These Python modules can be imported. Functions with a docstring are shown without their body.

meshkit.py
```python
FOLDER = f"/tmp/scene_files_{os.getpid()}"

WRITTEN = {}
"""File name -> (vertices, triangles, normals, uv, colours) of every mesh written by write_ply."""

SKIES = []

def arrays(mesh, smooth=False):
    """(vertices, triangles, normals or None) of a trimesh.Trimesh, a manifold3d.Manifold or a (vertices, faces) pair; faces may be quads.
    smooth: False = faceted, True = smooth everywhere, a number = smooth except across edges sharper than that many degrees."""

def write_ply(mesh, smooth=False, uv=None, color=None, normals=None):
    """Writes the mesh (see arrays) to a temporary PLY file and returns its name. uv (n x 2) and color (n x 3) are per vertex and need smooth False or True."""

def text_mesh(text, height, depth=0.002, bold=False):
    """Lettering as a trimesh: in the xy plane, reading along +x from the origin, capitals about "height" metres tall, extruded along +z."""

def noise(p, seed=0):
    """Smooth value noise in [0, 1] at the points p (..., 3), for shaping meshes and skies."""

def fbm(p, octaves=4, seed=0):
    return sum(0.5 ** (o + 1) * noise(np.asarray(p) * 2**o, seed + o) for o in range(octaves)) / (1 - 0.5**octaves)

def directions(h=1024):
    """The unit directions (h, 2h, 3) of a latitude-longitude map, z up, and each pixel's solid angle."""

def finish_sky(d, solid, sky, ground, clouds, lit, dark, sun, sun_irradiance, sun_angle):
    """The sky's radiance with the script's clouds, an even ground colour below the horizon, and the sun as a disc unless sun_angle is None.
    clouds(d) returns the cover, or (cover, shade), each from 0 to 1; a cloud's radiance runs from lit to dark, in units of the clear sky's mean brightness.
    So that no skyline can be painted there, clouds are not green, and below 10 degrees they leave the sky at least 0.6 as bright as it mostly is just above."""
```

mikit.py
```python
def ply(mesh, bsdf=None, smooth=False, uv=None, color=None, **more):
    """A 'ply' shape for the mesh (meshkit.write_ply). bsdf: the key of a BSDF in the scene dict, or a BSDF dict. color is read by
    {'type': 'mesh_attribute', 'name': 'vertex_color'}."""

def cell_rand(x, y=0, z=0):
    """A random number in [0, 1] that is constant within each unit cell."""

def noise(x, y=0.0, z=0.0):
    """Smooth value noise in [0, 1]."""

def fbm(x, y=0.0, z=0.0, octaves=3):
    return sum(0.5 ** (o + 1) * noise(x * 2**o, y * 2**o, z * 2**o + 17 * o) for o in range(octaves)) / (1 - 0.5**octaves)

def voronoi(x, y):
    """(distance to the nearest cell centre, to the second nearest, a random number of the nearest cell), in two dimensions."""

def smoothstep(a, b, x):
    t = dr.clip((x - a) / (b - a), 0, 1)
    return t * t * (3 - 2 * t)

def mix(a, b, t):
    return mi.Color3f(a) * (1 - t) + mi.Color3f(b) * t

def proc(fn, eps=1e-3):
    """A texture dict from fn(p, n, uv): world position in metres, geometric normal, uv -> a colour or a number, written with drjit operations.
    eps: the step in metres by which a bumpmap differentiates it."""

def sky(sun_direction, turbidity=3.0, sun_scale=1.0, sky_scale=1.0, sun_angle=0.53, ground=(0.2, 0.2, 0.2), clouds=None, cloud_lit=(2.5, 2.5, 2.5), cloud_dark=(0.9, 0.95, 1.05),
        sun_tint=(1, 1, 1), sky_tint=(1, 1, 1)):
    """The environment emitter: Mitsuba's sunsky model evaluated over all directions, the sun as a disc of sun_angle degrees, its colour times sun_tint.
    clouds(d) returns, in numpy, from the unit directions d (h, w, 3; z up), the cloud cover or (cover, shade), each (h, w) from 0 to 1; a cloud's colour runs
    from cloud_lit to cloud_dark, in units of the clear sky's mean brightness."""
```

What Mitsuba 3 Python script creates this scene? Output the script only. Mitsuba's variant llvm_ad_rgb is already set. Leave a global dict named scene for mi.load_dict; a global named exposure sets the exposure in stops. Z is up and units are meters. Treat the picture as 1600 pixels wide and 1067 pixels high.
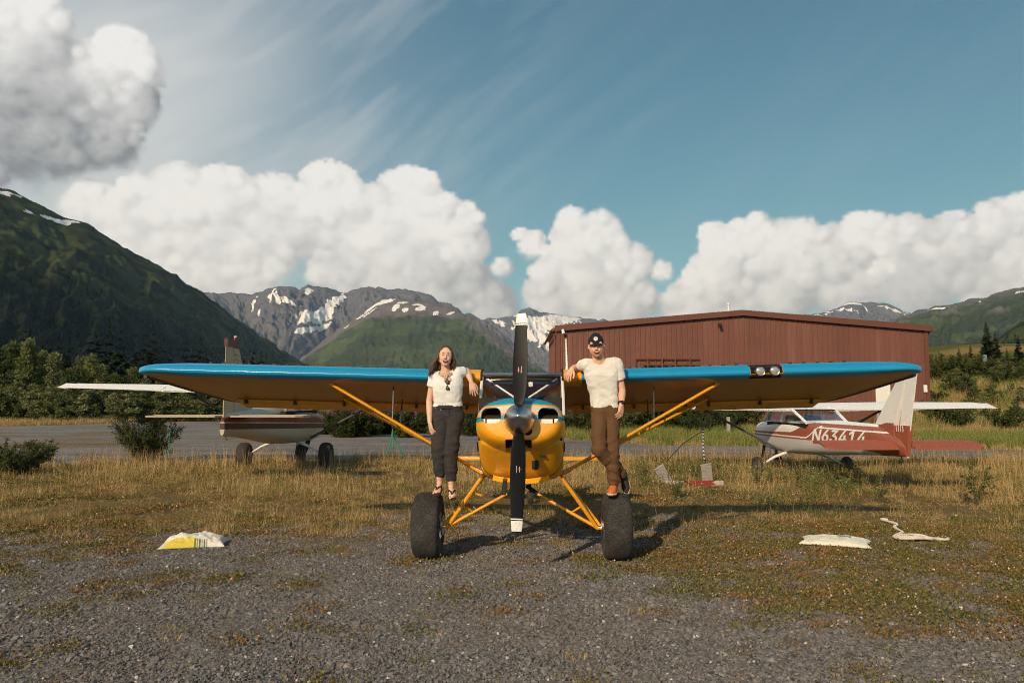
import math, random
import numpy as np, trimesh, drjit as dr, mitsuba as mi
import manifold3d as m3
from manifold3d import Manifold, CrossSection
from shapely.geometry import Polygon, Point
from mikit import ply, proc, noise, fbm, voronoi, cell_rand, smoothstep, mix
import mikit, meshkit

T = mi.ScalarTransform4f
scene, labels = {}, {}

# ---------------------------------------------------------------- camera, sky, exposure
EYE = (0.0, 0.0, 1.70)
TILT = math.radians(4.53)
scene['camera'] = {'type': 'perspective', 'fov': 65.5, 'fov_axis': 'x', 'near_clip': 0.1, 'far_clip': 40000.0,
                   'to_world': T().look_at(origin=EYE, target=(0, math.cos(TILT), EYE[2] + math.sin(TILT)), up=(0, 0, 1))}
exposure = 1.3
SUN = (-0.90, -1.95, 1.0)

# cumulus lobes: azimuth (right of north +Y), elevation, radius in degrees, greyness
LOBES = [
    (-28.0,12.3,1.82,0.15), (-29.1,12.5,0.88,0.1), (-25.5,11.9,2.48,0.12), (-25.6,13.7,1.15,0.05), (-23.0,13.2,2.43,0.12), (-22.9,14.6,0.92,0.0), (-20.2,13.6,2.31,0.1), (-20.9,10.8,3.21,0.25),
    (-16.8,12.8,2.84,0.2), (-13.1,14.3,2.43,0.08), (-15.1,12.5,2.64,0.25), (-18.0,10.1,2.70,0.22), (-11.1,12.2,3.14,0.2), (-7.5,14.2,2.48,0.06), (-8.3,11.0,3.17,0.2), (-5.1,12.4,2.36,0.12),
    (-3.4,13.3,1.09,0.05), (-3.7,11.1,1.92,0.2), (-12.6,9.5,2.02,0.3), (-10.1,8.7,2.49,0.4), (-6.9,8.5,2.74,0.5), (-3.7,8.4,2.29,0.6), (-1.6,7.1,1.84,0.6), (-26.0,9.8,2.27,0.2),
    (-23.7,8.9,2.32,0.2), (-20.9,8.7,2.15,0.25), (-18.4,8.4,1.83,0.2), (4.9,11.6,2.05,0.05), (4.4,12.9,1.09,0.0), (6.3,11.9,1.73,0.1), (6.7,9.7,2.51,0.2), (4.2,9.3,2.52,0.2),
    (8.5,9.9,1.59,0.15), (2.8,7.9,1.93,0.3), (6.5,7.4,2.74,0.35), (9.2,7.4,1.36,0.35), (1.4,11.3,1.01,0.1), (0.7,11.9,0.50,0.1), (2.4,10.9,0.59,0.1), (-0.8,9.8,0.73,0.2),
    (10.8,9.3,0.68,0.15), (15.0,10.7,1.55,0.05), (14.4,11.6,0.89,0.0), (17.0,11.3,1.49,0.1), (19.3,10.3,2.16,0.25), (21.7,9.9,2.13,0.3), (20.5,11.3,1.20,0.15), (24.1,10.8,1.76,0.1),
    (24.7,11.7,0.91,0.05), (26.4,10.2,2.06,0.25), (29.0,9.7,2.01,0.35), (29.4,10.9,1.20,0.2), (31.8,10.6,1.76,0.25), (33.2,11.3,1.34,0.1), (30.7,8.4,2.38,0.5), (27.4,7.8,2.45,0.55),
    (23.3,8.1,2.54,0.4), (25.0,8.8,1.17,0.05), (18.8,8.4,2.61,0.3), (14.6,8.5,2.31,0.2), (12.8,7.0,2.02,0.25), (33.0,7.8,2.32,0.3), (15.8,6.7,1.77,0.4), (31.6,6.4,1.96,0.4),
    (34.7,9.6,2.27,0.3), (36.0,11.3,2.23,0.2), (-32.3,22.6,2.05,0.1), (-32.9,20.6,2.80,0.3), (-32.2,24.0,1.48,0.05), (-26.7,21.7,1.90,0.02), (-28.1,20.3,2.16,0.2), (-31.5,18.7,3.64,0.6),
    (-32.7,16.6,3.04,0.85), (-29.6,17.5,3.33,0.8), (-26.7,19.1,2.00,0.5), (-29.9,15.9,1.96,0.85), (-35.5,19.7,4.01,0.5), (-35.9,15.3,3.31,0.8), (-27.1,17.3,1.60,0.75),
]

def clouds(d):
    """Fair-weather cumulus banks along the valley, a high veil of cirrus, scattered cumulus all round the horizon."""
    h, w, _ = d.shape
    cover, shade = np.zeros((h, w)), np.zeros((h, w))
    az = np.degrees(np.arctan2(d[..., 0], d[..., 1]))
    el = np.degrees(np.arcsin(np.clip(d[..., 2], -1, 1)))
    m = el < 62
    A, E, D = az[m], el[m], d[m]
    ce = np.cos(np.radians(E))
    warp = meshkit.fbm(D * 26, 4, 5) - 0.5
    bil = 1 - np.abs(2 * meshkit.fbm(D * 34, 2, 11) - 1)
    bil2 = 1 - np.abs(2 * meshkit.fbm(D * 90, 4, 21) - 1)
    f, sh, wsum = np.full(A.shape, -1.0), np.zeros(A.shape), np.full(A.shape, 1e-6)
    top = np.zeros(A.shape)
    low = np.zeros(A.shape)
    rng = np.random.default_rng(3)
    lobes = []
    for a, e, r, g in LOBES:
        lobes.append((a, e, r, g, 1.0))
        for _ in range(rng.integers(5, 11)):      # smaller billows on every lobe
            t, q = rng.uniform(-0.7, math.pi + 0.7), rng.uniform(0.35, 0.84)
            lobes.append((a + r * q * math.cos(t) / math.cos(math.radians(e)), e + r * q * math.sin(t), r * rng.uniform(0.20, 0.42), g + rng.uniform(-0.06, 0.06), math.exp(rng.uniform(0.3, 2.4))))
    for a, e, r, g, wt in lobes:
        dx, dy = (A - a) * ce, E - e
        near = (np.abs(dx) < 2.0 * r) & (np.abs(dy) < 2.0 * r)
        q = np.sqrt(dx[near] ** 2 + dy[near] ** 2) / r
        v = (1 - q) * min(1.0, r / 2.2)
        low[near] = np.where(v > f[near], dy[near] / r, low[near])
        f[near] = np.maximum(f[near], v)
        k = wt * np.exp(-3.6 * q * q)
        lam = (-0.42 * dx[near] + 0.42 * dy[near]) / r + 0.80 * np.sqrt(np.clip(1 - q * q, 0, 1))
        sh[near] += k * (g + 0.47 * (0.72 - np.clip(lam, -0.4, 1)))
        wsum[near] += k
    # scattered small cumulus elsewhere round the horizon
    far = np.clip(np.abs(A) / 12 - 3.2, 0, 1)
    band = np.exp(-((E - 11) / 9) ** 2)
    f2 = (meshkit.fbm(D * [3.2, 3.2, 9], 4, 31) - 0.50) * 3.0 * band * far - 0.25 * (1 - far) - 0.1
    use2 = f2 > f
    f = np.maximum(f, f2)
    g = sh / wsum
    g = np.where(use2, 0.25 + 0.3 * (meshkit.noise(D * [8, 8, 20], 41)), g)
    ff = f + 0.26 * warp + 0.10 * (bil - 0.5) + 0.17 * (bil2 - 0.62)
    under = np.clip(0.15 - low, 0, 1)
    ff = ff + under * (0.55 * warp + 0.35 * (meshkit.fbm(D * 11, 4, 15) - 0.5))
    soft = 0.05 + 0.16 * meshkit.noise(D * 9, 51) ** 2 + 0.38 * under
    t = np.clip((ff + 0.04 + 0.10 * under) / soft, 0, 1)
    c = t * t * (3 - 2 * t)
    s = g + 0.16 * (0.55 - bil) + 0.26 * (0.6 - bil2) + 0.45 * warp
    # veil and cirrus, thickest to the left, combed in one direction
    u = A * 0.62 - E * 0.85
    v = A * 0.85 + E * 0.62
    u = u + 7.0 * (meshkit.fbm(np.stack([u * 0.03, v * 0.035, u * 0 + 5], -1), 3, 81) - 0.5) + 1.2 * (meshkit.fbm(np.stack([u * 0.2, v * 0.12, u * 0 + 2], -1), 3, 82) - 0.5)
    streak = meshkit.fbm(np.stack([u * 0.16, v * 0.022, np.full_like(u, 3.0)], -1), 5, 61)
    streak2 = meshkit.fbm(np.stack([u * 0.6, v * 0.10, np.full_like(u, 9.0)], -1), 5, 71)
    veil = np.exp(-np.clip(A + 28, 0, None) ** 2 / 190) * np.exp(-((E - 17) / 15) ** 2)
    ci = np.clip(0.95 * veil * (0.45 + 0.8 * streak), 0, 0.75) + np.clip(streak * 0.45 + streak2 * 0.85 - 0.555, 0, 1) * (0.08 + 0.75 * np.exp(-((A + 13) / 12) ** 2)) * np.clip(E / 20, 0, 1)
    ci = np.clip(ci, 0, 0.75)
    tot = c + (1 - c) * ci
    s = np.clip(s, 0, 1)
    s = (s * c + 0.22 * (1 - c) * ci) / np.maximum(tot, 1e-6)
    cover[m], shade[m] = tot, s
    return cover, shade

scene['sky'] = mikit.sky(SUN, turbidity=3, sun_angle=0.6, sun_scale=1.18, sky_scale=1.08, sun_tint=(0.98, 0.99, 1.06), sky_tint=(0.87, 1.21, 1.12), ground=(0.16, 0.14, 0.11),
                         clouds=clouds, cloud_lit=(4.08, 4.10, 4.10), cloud_dark=(1.15, 1.22, 1.30))

# ---------------------------------------------------------------- helpers
def rgb(*c):
    return {'type': 'rgb', 'value': list(c)}

def bsdf(key, color, rough=0.5, two=False, **kw):
    b = {'type': 'principled', 'base_color': color if isinstance(color, dict) else rgb(*color), 'roughness': rough, **kw}
    scene[key] = {'type': 'twosided', 'nested': b} if two else b
    return key

TAKEN = set()
def numbered(name):
    k, i = name, 0
    while k in TAKEN:
        i += 1
        k = f'{name}_{i:03d}'
    TAKEN.add(k)
    return k

FRAME = [np.eye(4)]          # where the thing being built stands
def frame(loc=(0, 0, 0), rz=0.0, tilt=0.0, scale=1.0):
    c, s = math.cos(rz), math.sin(rz)
    R = np.array([[c, -s, 0], [s, c, 0], [0, 0, 1.0]])
    ct, st = math.cos(tilt), math.sin(tilt)
    R = R @ np.array([[1, 0, 0], [0, ct, -st], [0, st, ct]])
    m = np.eye(4); m[:3, :3] = R * scale; m[:3, 3] = loc
    FRAME[0] = m

def thing(name, label, cat, group=None):
    key = numbered(name)
    labels[key] = {'label': label, 'category': cat}
    if group: labels[key]['group'] = group
    return key

def tm(mesh):
    if hasattr(mesh, 'to_mesh'):
        m = mesh.to_mesh(); mesh = (m.vert_properties[:, :3], m.tri_verts)
    if isinstance(mesh, (tuple, list)):
        v, f = np.asarray(mesh[0], float), np.asarray(mesh[1], int)
        if f.shape[1] == 4: f = np.vstack([f[:, [0, 1, 2]], f[:, [0, 2, 3]]])
        return trimesh.Trimesh(v, f, process=False)
    return mesh

def cat(*ms):
    return trimesh.util.concatenate([tm(m) for m in ms])

def add(name, mesh, mat, parent=None, smooth=35, label=None, kind=None, uv=None, color=None, plydict=None, to_world=None):
    key = numbered(f'{parent}__{name}' if parent else name)
    if plydict is not None:
        scene[key] = {**plydict, 'to_world': to_world}
    else:
        mesh = tm(mesh)
        m = trimesh.Trimesh(mesh.vertices @ FRAME[0][:3, :3].T + FRAME[0][:3, 3], mesh.faces, process=False)
        scene[key] = ply(m, mat, smooth, uv, color)
    if label or kind:
        labels.setdefault(key, {})
        if label: labels[key]['label'] = label
        if kind: labels[key]['kind'] = kind
    return key

def whole(name, mesh, mat, label, cat_, group=None, **kw):
    key = add(name, mesh, mat, None, **kw)
    labels.setdefault(key, {}).update({'label': label, 'category': cat_})
    if group: labels[key]['group'] = group
    return key

def struct(name, mesh, mat, label, **kw):
    key = add(name, mesh, mat, None, **kw)
    labels[key] = {'kind': 'structure', 'label': label}
    return key

def norm(v):
    v = np.asarray(v, float); return v / (np.linalg.norm(v) + 1e-12)

def tube(pts, r, n=10, cap=True, flat=None):
    """A round tube along pts with radius r (number or one per point). flat: (across, width factor) squashes it."""
    p = np.asarray(pts, float); k = len(p)
    r = np.broadcast_to(np.asarray(r, float), (k,))
    t = np.gradient(p, axis=0); t /= np.linalg.norm(t, axis=1, keepdims=True) + 1e-12
    a = np.cross(t[0], [0, 0, 1.0] if abs(t[0][2]) < 0.9 else [0, 1.0, 0]); a = norm(a)
    V = []
    th = np.arange(n) * 2 * np.pi / n
    for i in range(k):
        a = norm(a - t[i] * (a @ t[i])); b = np.cross(t[i], a)
        ring = np.cos(th)[:, None] * a + np.sin(th)[:, None] * b
        if flat is not None:
            ax = norm(np.asarray(flat[0], float)); ring = ring + (ring @ ax)[:, None] * ax * (flat[1] - 1)
        V.append(p[i] + ring * r[i])
    return loft(V, cap)

def loft(rings, cap=True, closed=True):
    k, n = len(rings), len(rings[0])
    V = np.vstack(rings); F = []
    i = np.arange(n if closed else n - 1); j = (i + 1) % n
    for a in range(k - 1):
        F.append(np.stack([a * n + i, a * n + j, (a + 1) * n + j, (a + 1) * n + i], 1))
    F = np.vstack(F); F = np.vstack([F[:, [0, 1, 2]], F[:, [0, 2, 3]]])
    if cap and closed:
        c0, c1 = len(V), len(V) + 1
        V = np.vstack([V, np.mean(rings[0], 0), np.mean(rings[-1], 0)])
        F = np.vstack([F, np.stack([j, i, np.full(n, c0)], 1), np.stack([(k - 1) * n + i, (k - 1) * n + j, np.full(n, c1)], 1)])
    m = trimesh.Trimesh(V, F, process=False)
    if cap and closed and m.volume < 0: m.invert()
    return m

def box(lo, hi, bev=0.0):
    lo, hi = np.asarray(lo, float), np.asarray(hi, float)
    if bev <= 0:
        m = trimesh.creation.box(hi - lo); m.apply_translation((lo + hi) / 2); return m
    s = [Manifold.cube([*(hi - lo - np.array([0 if k == a else 2 * bev for k in range(3)]))]).translate([*(lo + np.array([0 if k == a else bev for k in range(3)]))]) for a in range(3)]
    return tm(Manifold.batch_hull(s))

def lathe(profile, n=48, axis='y'):
    """profile: (radius, along) pairs, revolved about the axis through the origin."""
    th = np.arange(n) * 2 * np.pi / n
    rings = [np.stack([r * np.cos(th), np.full(n, a), r * np.sin(th)], 1) for r, a in profile]
    m = loft(rings, True)
    if axis == 'x': m.vertices = m.vertices[:, [1, 0, 2]]; m.invert()
    if axis == 'z': m.vertices = m.vertices[:, [0, 2, 1]]; m.invert()
    return m

def superring(y, cx, cz, hw, hh_top, hh_bot, p=2.5, n=64, ph=0.0):
    th = np.arange(n) * 2 * np.pi / n + ph
    c, s = np.cos(th), np.sin(th)
    x = cx + hw * np.sign(c) * np.abs(c) ** (2 / p)
    z = cz + np.where(s > 0, hh_top, hh_bot) * np.sign(s) * np.abs(s) ** (2 / p)
    return np.stack([x, np.full(n, y), z], 1)

def moved(mesh, loc=(0, 0, 0), rz=0, rx=0, ry=0):
    m = tm(mesh).copy()
    for a, ax in ((rx, [1, 0, 0]), (ry, [0, 1, 0]), (rz, [0, 0, 1])):
        if a: m.apply_transform(trimesh.transformations.rotation_matrix(a, ax))
    m.apply_translation(loc); return m

def man(mesh):
    mesh = tm(mesh)
    mesh = trimesh.Trimesh(mesh.vertices, mesh.faces, process=True)
    return Manifold(m3.Mesh(np.asarray(mesh.vertices, np.float32), np.asarray(mesh.faces, np.uint32)))

def place(x, y, z, rz=0.0, s=1.0, tilt=0.0):
    t = T().translate([float(x), float(y), float(z)]).rotate([0, 0, 1], math.degrees(rz))
    if tilt: t = t.rotate([1, 0, 0], math.degrees(tilt))
    return t.scale(s if not np.isscalar(s) else [float(s)] * 3)

def fastn(x, y, s, seed=0):
    return meshkit.noise(np.stack([np.asarray(x, float) / s, np.asarray(y, float) / s, np.full(np.shape(x), 0.37)], -1), seed)

def sst(a, b, x):
    t = np.clip((x - a) / (b - a), 0, 1); return t * t * (3 - 2 * t)

# ---------------------------------------------------------------- materials
PAINT = dict(clearcoat=0.8, clearcoat_gloss=0.93, specular=0.5)
bsdf('vertex_matte', {'type': 'mesh_attribute', 'name': 'vertex_color'}, 0.85, True, specular=0.2)
scene['leafy'] = {'type': 'principledthin', 'base_color': {'type': 'mesh_attribute', 'name': 'vertex_color'}, 'roughness': 0.6, 'diff_trans': 0.55}
scene['needles'] = {'type': 'twosided', 'nested': {'type': 'diffuse', 'reflectance': {'type': 'mesh_attribute', 'name': 'vertex_color'}}}

# ---------------------------------------------------------------- terrain near and far
def gz(x, y):
    """Height of the ground in metres."""
    x, y = np.asarray(x, float), np.asarray(y, float)
    near = np.exp(-np.clip(np.hypot(x, y - 8) - 16, 0, None) / 10)
    z = near * (0.035 * (fastn(x, y, 2.6, 1) - 0.5) + 0.05 * (fastn(x, y, 6.5, 2) - 0.5))
    rise = sst(34, 66, y)
    z = z + rise * (0.9 * sst(-4, 10, x) + 2.6 * sst(27, 40, x) * (0.85 + 0.3 * fastn(x, y, 9, 3)))
    z = z - 0.05 * sst(14, 19, y) * sst(3, 6, x) * (1 - rise)
    z = z + 10 * sst(70, 160, y) * sst(28, 90, x)
    return z

def graze(x, y):
    """How grassy the ground is, 0 gravel to 1 turf, by place."""
    n = 0.55 * fastn(x, y, 2.2, 7) + 0.3 * fastn(x, y, 0.8, 8) + 0.15 * fastn(x, y, 0.3, 9)
    edge = 11.0 + 1.3 * np.exp(-((x - 0.2) / 2.0) ** 2) - 1.6 * sst(2.5, 6, x) * 1.0 - 0.6 * sst(-5, -9, x)
    g = sst(edge - 2.4, edge + 1.2, y + 4.0 * (n - 0.5))
    clover = sst(0.0, 0.35, 1 - np.hypot((x - 3.9) / 3.0, (y - 8.6) / 2.7) + 1.3 * (n - 0.5))
    left = 0.75 * sst(0.1, 0.5, 1 - np.hypot((x + 5.6) / 2.6, (y - 9.4) / 2.2) + 1.5 * (n - 0.5))
    tuft = sst(0.60, 0.76, fastn(x, y, 0.55, 15) * 0.6 + fastn(x, y, 1.9, 16) * 0.4) * 0.8
    return np.clip(np.maximum(np.maximum(g, clover * 0.85), np.maximum(left, tuft)), 0, 1)

def green(x, y):
    """How green the plants are, by place."""
    n = fastn(x, y, 1.7, 17) * 0.6 + fastn(x, y, 5.0, 18) * 0.4
    far = sst(30, 36, y)
    return np.clip(sst(0.45, 0.8, n) * 0.8 + far * 0.7 * sst(0.3, 0.6, n), 0, 1)

def spaced(a, b, step, grow, lo, hi):
    mid = list(np.arange(a, b + 1e-6, step)); s = step; up = [mid[-1]]
    while up[-1] < hi: s *= grow; up.append(up[-1] + s)
    s = step; dn = [mid[0]]
    while dn[-1] > lo: s *= grow; dn.append(dn[-1] - s)
    return np.array(dn[:0:-1] + mid + up[1:])

gx = spaced(-9.5, 9.5, 0.06, 1.075, -11000, 11000)
gy = np.concatenate([[-400, -150, -60, -25, -10, -4, 0, 2, 3.2], spaced(4.2, 14, 0.06, 1.055, 4.2, 15000)])
X, Y = np.meshgrid(gx, gy)
Z = gz(X, Y)
fine = np.exp(-np.clip(Y - 14, 0, None) / 6)
G = graze(X, Y)
Z = Z + fine * (0.018 * (fastn(X, Y, 0.22, 4) - 0.5) + 0.012 * (fastn(X, Y, 0.11, 5) - 0.5))
nx_, ny_ = len(gx), len(gy)
ii = (np.arange(ny_ - 1)[:, None] * nx_ + np.arange(nx_ - 1)[None]).ravel()
gf = np.stack([ii, ii + 1, ii + nx_ + 1, ii + nx_], 1)

def ground_color(p, n, uv):
    x, y = p.x, p.y
    d1, d2, r = voronoi(x * 46, y * 46)
    e1, e2, r2 = voronoi(x * 21 + 3, y * 21)
    k = 0.10 + 0.18 * r * r + 0.04 * r2
    k = k * (0.55 + 0.45 * smoothstep(0.02, 0.22, d2 - d1))
    big = fbm(x * 0.35, y * 0.35, 0, 3)
    grav = mi.Color3f(k * 1.02, k * 0.98, k * 0.95) * (0.75 + 0.5 * big)
    br = fbm(x * 9, y * 9, 2.0, 3)
    grav = grav * mix((1.0, 1.0, 1.0), (1.12, 0.98, 0.82), smoothstep(0.45, 0.7, fbm(x * 0.8, y * 0.8, 7.0, 3)))
    soil = mix((0.06, 0.044, 0.026), (0.21, 0.15, 0.08), br) * (0.7 + 0.6 * noise(x * 60, y * 60))
    weed = mix((0.27, 0.195, 0.09), (0.11, 0.12, 0.036), smoothstep(0.25, 0.75, uv.y))
    far = smoothstep(17.0, 30.0, y)
    turf = mix(soil, mi.Color3f(weed) * (0.75 + 0.5 * br), 0.35 + 0.6 * far)
    fl = smoothstep(0.45, 0.6, fbm(x * 14, y * 14, 5.0, 2) * 0.45 + uv.x * 0.55)
    return mix(grav, turf, fl * smoothstep(0.12, 0.35, uv.x))
scene['ground_soil'] = {'type': 'diffuse', 'reflectance': proc(ground_color)}
struct('ground', (np.stack([X.ravel(), Y.ravel(), Z.ravel()], 1), gf), 'ground_soil', 'grey gravel ground with dry straw coloured grass and low weeds', smooth=True,
       uv=np.stack([G.ravel(), green(X, Y).ravel()], 1))

# the gravel strip: near and far edge by x, irregular
def strip_edges(x):
    n = (fastn(x, x * 0 + 1.0, 1.5, 91) - 0.5) * 0.9 + (fastn(x, x * 0, 0.5, 92) - 0.5) * 0.4
    lo = np.interp(x, [-90, -40, -14.6, -6, -2, 6, 16, 50, 90], [21, 22, 22.4, 24.0, 26.0, 25.9, 25.6, 25.4, 25]) + n
    hi = np.interp(x, [-90, -60, -45, -38, -32, -25, -14, -8, 0, 6, 20, 50, 90], [45, 50, 57, 63, 82, 78, 62, 52, 41, 34.5, 30, 28.5, 28]) + n[::-1] * 1.5
    return lo, hi
sx = np.arange(-88, 88, 0.4)
lo, hi = strip_edges(sx)
tt = np.linspace(0, 1, 40)[:, None]
RY = lo + (hi - lo) * tt; RX = np.broadcast_to(sx, RY.shape)
edge_h = np.minimum(tt, 1 - tt) * np.ones_like(RY)
RZ = gz(RX, RY) + 0.004 + 0.05 * sst(0, 0.06, edge_h)
n_ = len(sx); ii = (np.arange(39)[:, None] * n_ + np.arange(n_ - 1)[None]).ravel()
def strip_color(p, n, uv):
    x, y = p.x, p.y
    g = fbm(x * 0.25, y * 0.9, 0, 4)
    f = noise(x * 25, y * 25) * 0.5 + noise(x * 9, y * 9) * 0.5
    k = 0.15 + 0.16 * g + 0.16 * (f - 0.5)
    dirt = smoothstep(0.52, 0.68, fbm(x * 0.22 + 4, y * 0.22, 3, 3))
    return mix(mi.Color3f(k, k * 0.97, k * 0.93), mi.Color3f(k * 0.95, k * 0.74, k * 0.50), dirt * 0.8)
scene['strip_gravel'] = {'type': 'diffuse', 'reflectance': proc(strip_color)}
struct('gravel_road', (np.stack([RX.ravel(), RY.ravel(), RZ.ravel()], 1), np.stack([ii, ii + 1, ii + n_ + 1, ii + n_], 1)), 'strip_gravel', 'pale grey gravel strip running behind the parked planes', smooth=True)

# ---------------------------------------------------------------- mountains
def mountain(name, label, crest, toe, mat, rows=110, cols=300, gully=0.10, rough=1.0, power=1.0, patches=(), seed=0, back=0.5):
    """A massif: its crest and its foot are lines of (x, y, z); flanks run between them, cut by gullies. patches: snow (x, z, rx, rz, tilt)."""
    crest, toe = np.asarray(crest, float), np.asarray(toe, float)
    def resample(l, n):
        s = np.concatenate([[0], np.cumsum(np.linalg.norm(np.diff(l, axis=0), axis=1))]); q = np.linspace(0, s[-1], n)
        return np.stack([np.interp(q, s, l[:, k]) for k in range(3)], 1), q
    C, q = resample(crest, cols)
    Tn = np.stack([np.interp(np.linspace(0, 1, cols), np.linspace(0, 1, len(toe)), toe[:, k]) for k in range(3)], 1)
    span = q[-1]
    nb = rows // 4
    v = np.concatenate([-np.linspace(back, 0, nb, endpoint=False), np.linspace(0, 1, rows)])
    u = np.linspace(0, 1, cols)
    U, V = np.meshgrid(u, v)
    vp = np.abs(V)
    P = C[None] + (Tn - C)[None] * V[..., None]
    H = C[:, 2][None] - Tn[:, 2][None]
    prof = np.clip(1 - vp, 0, 1) ** power
    Zm = Tn[:, 2][None] + H * prof
    W = span
    L = np.linalg.norm((Tn - C)[:, :2], axis=1).mean()
    def rg(uu, vv, su, sv, sd, o=5):
        n = meshkit.fbm(np.stack([uu * W / su, vv * L / sv, np.full_like(uu, 0.3)], -1), o, sd)
        return 1 - np.abs(2 * n - 1)
    hm = H.mean()
    wob = 0.35 * (meshkit.fbm(np.stack([U * W / (0.9 * hm), V * L / (0.9 * hm), U * 0], -1), 3, seed + 9) - 0.5)
    g1 = rg(U + wob * hm / W, V, 0.55 * hm, 2.2 * hm, seed + 1)
    g2 = rg(U + wob * hm / W * 0.5, V, 0.17 * hm, 0.6 * hm, seed + 2)
    g3 = meshkit.fbm(np.stack([U * W / (0.06 * hm), V * L / (0.06 * hm), U * 0], -1), 5, seed + 3) - 0.5
    fade = np.clip(vp * 5, 0.12, 1) * np.clip((1 - vp) * 3, 0, 1)
    Zm = Zm + hm * gully * fade * ((g1 - 0.75) * 2.0 + (g2 - 0.7) * 0.75 + g3 * 0.55 * rough)
    crag = (meshkit.fbm(np.stack([U * W / (0.14 * hm), V * 0, U * 0], -1), 4, seed + 6) - 0.5) * hm * 0.05 * rough * np.exp(-(vp / 0.06) ** 2)
    Zm = Zm + crag
    Zm = np.where(V < 0, np.minimum(Zm, C[:, 2][None] + hm * 0.02), Zm)
    Xm, Ym = P[..., 0], P[..., 1]
    elev = (Zm - Tn[:, 2][None]) / np.maximum(H, hm * 0.5)
    snow = np.full_like(Zm, -1.0)
    for (x, z, rx, rz, a) in patches:
        dx, dz = Xm - x, Zm - z
        ex = dx * math.cos(a) + dz * math.sin(a); ez = -dx * math.sin(a) + dz * math.cos(a)
        snow = np.maximum(snow, 1.0 - np.hypot(ex / rx, ez / rz))
    snow = snow - 0.5 * (meshkit.fbm(np.stack([Xm / (0.05 * hm), Ym / (0.05 * hm), Zm / (0.08 * hm)], -1), 5, seed + 4) - 0.5) * 3.2
    uv = np.stack([np.clip(elev, 0, 2).ravel() / 2, np.clip(snow * 0.5 + 0.5, 0, 1).ravel()], 1)
    r, c = Zm.shape
    ii = (np.arange(r - 1)[:, None] * c + np.arange(c - 1)[None]).ravel()
    f = np.stack([ii, ii + c, ii + c + 1, ii + 1], 1)
    struct(name, (np.stack([Xm.ravel(), Ym.ravel(), Zm.ravel()], 1), f), mat, label, smooth=True, uv=uv)
    return Xm, Ym, Zm, elev

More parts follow.
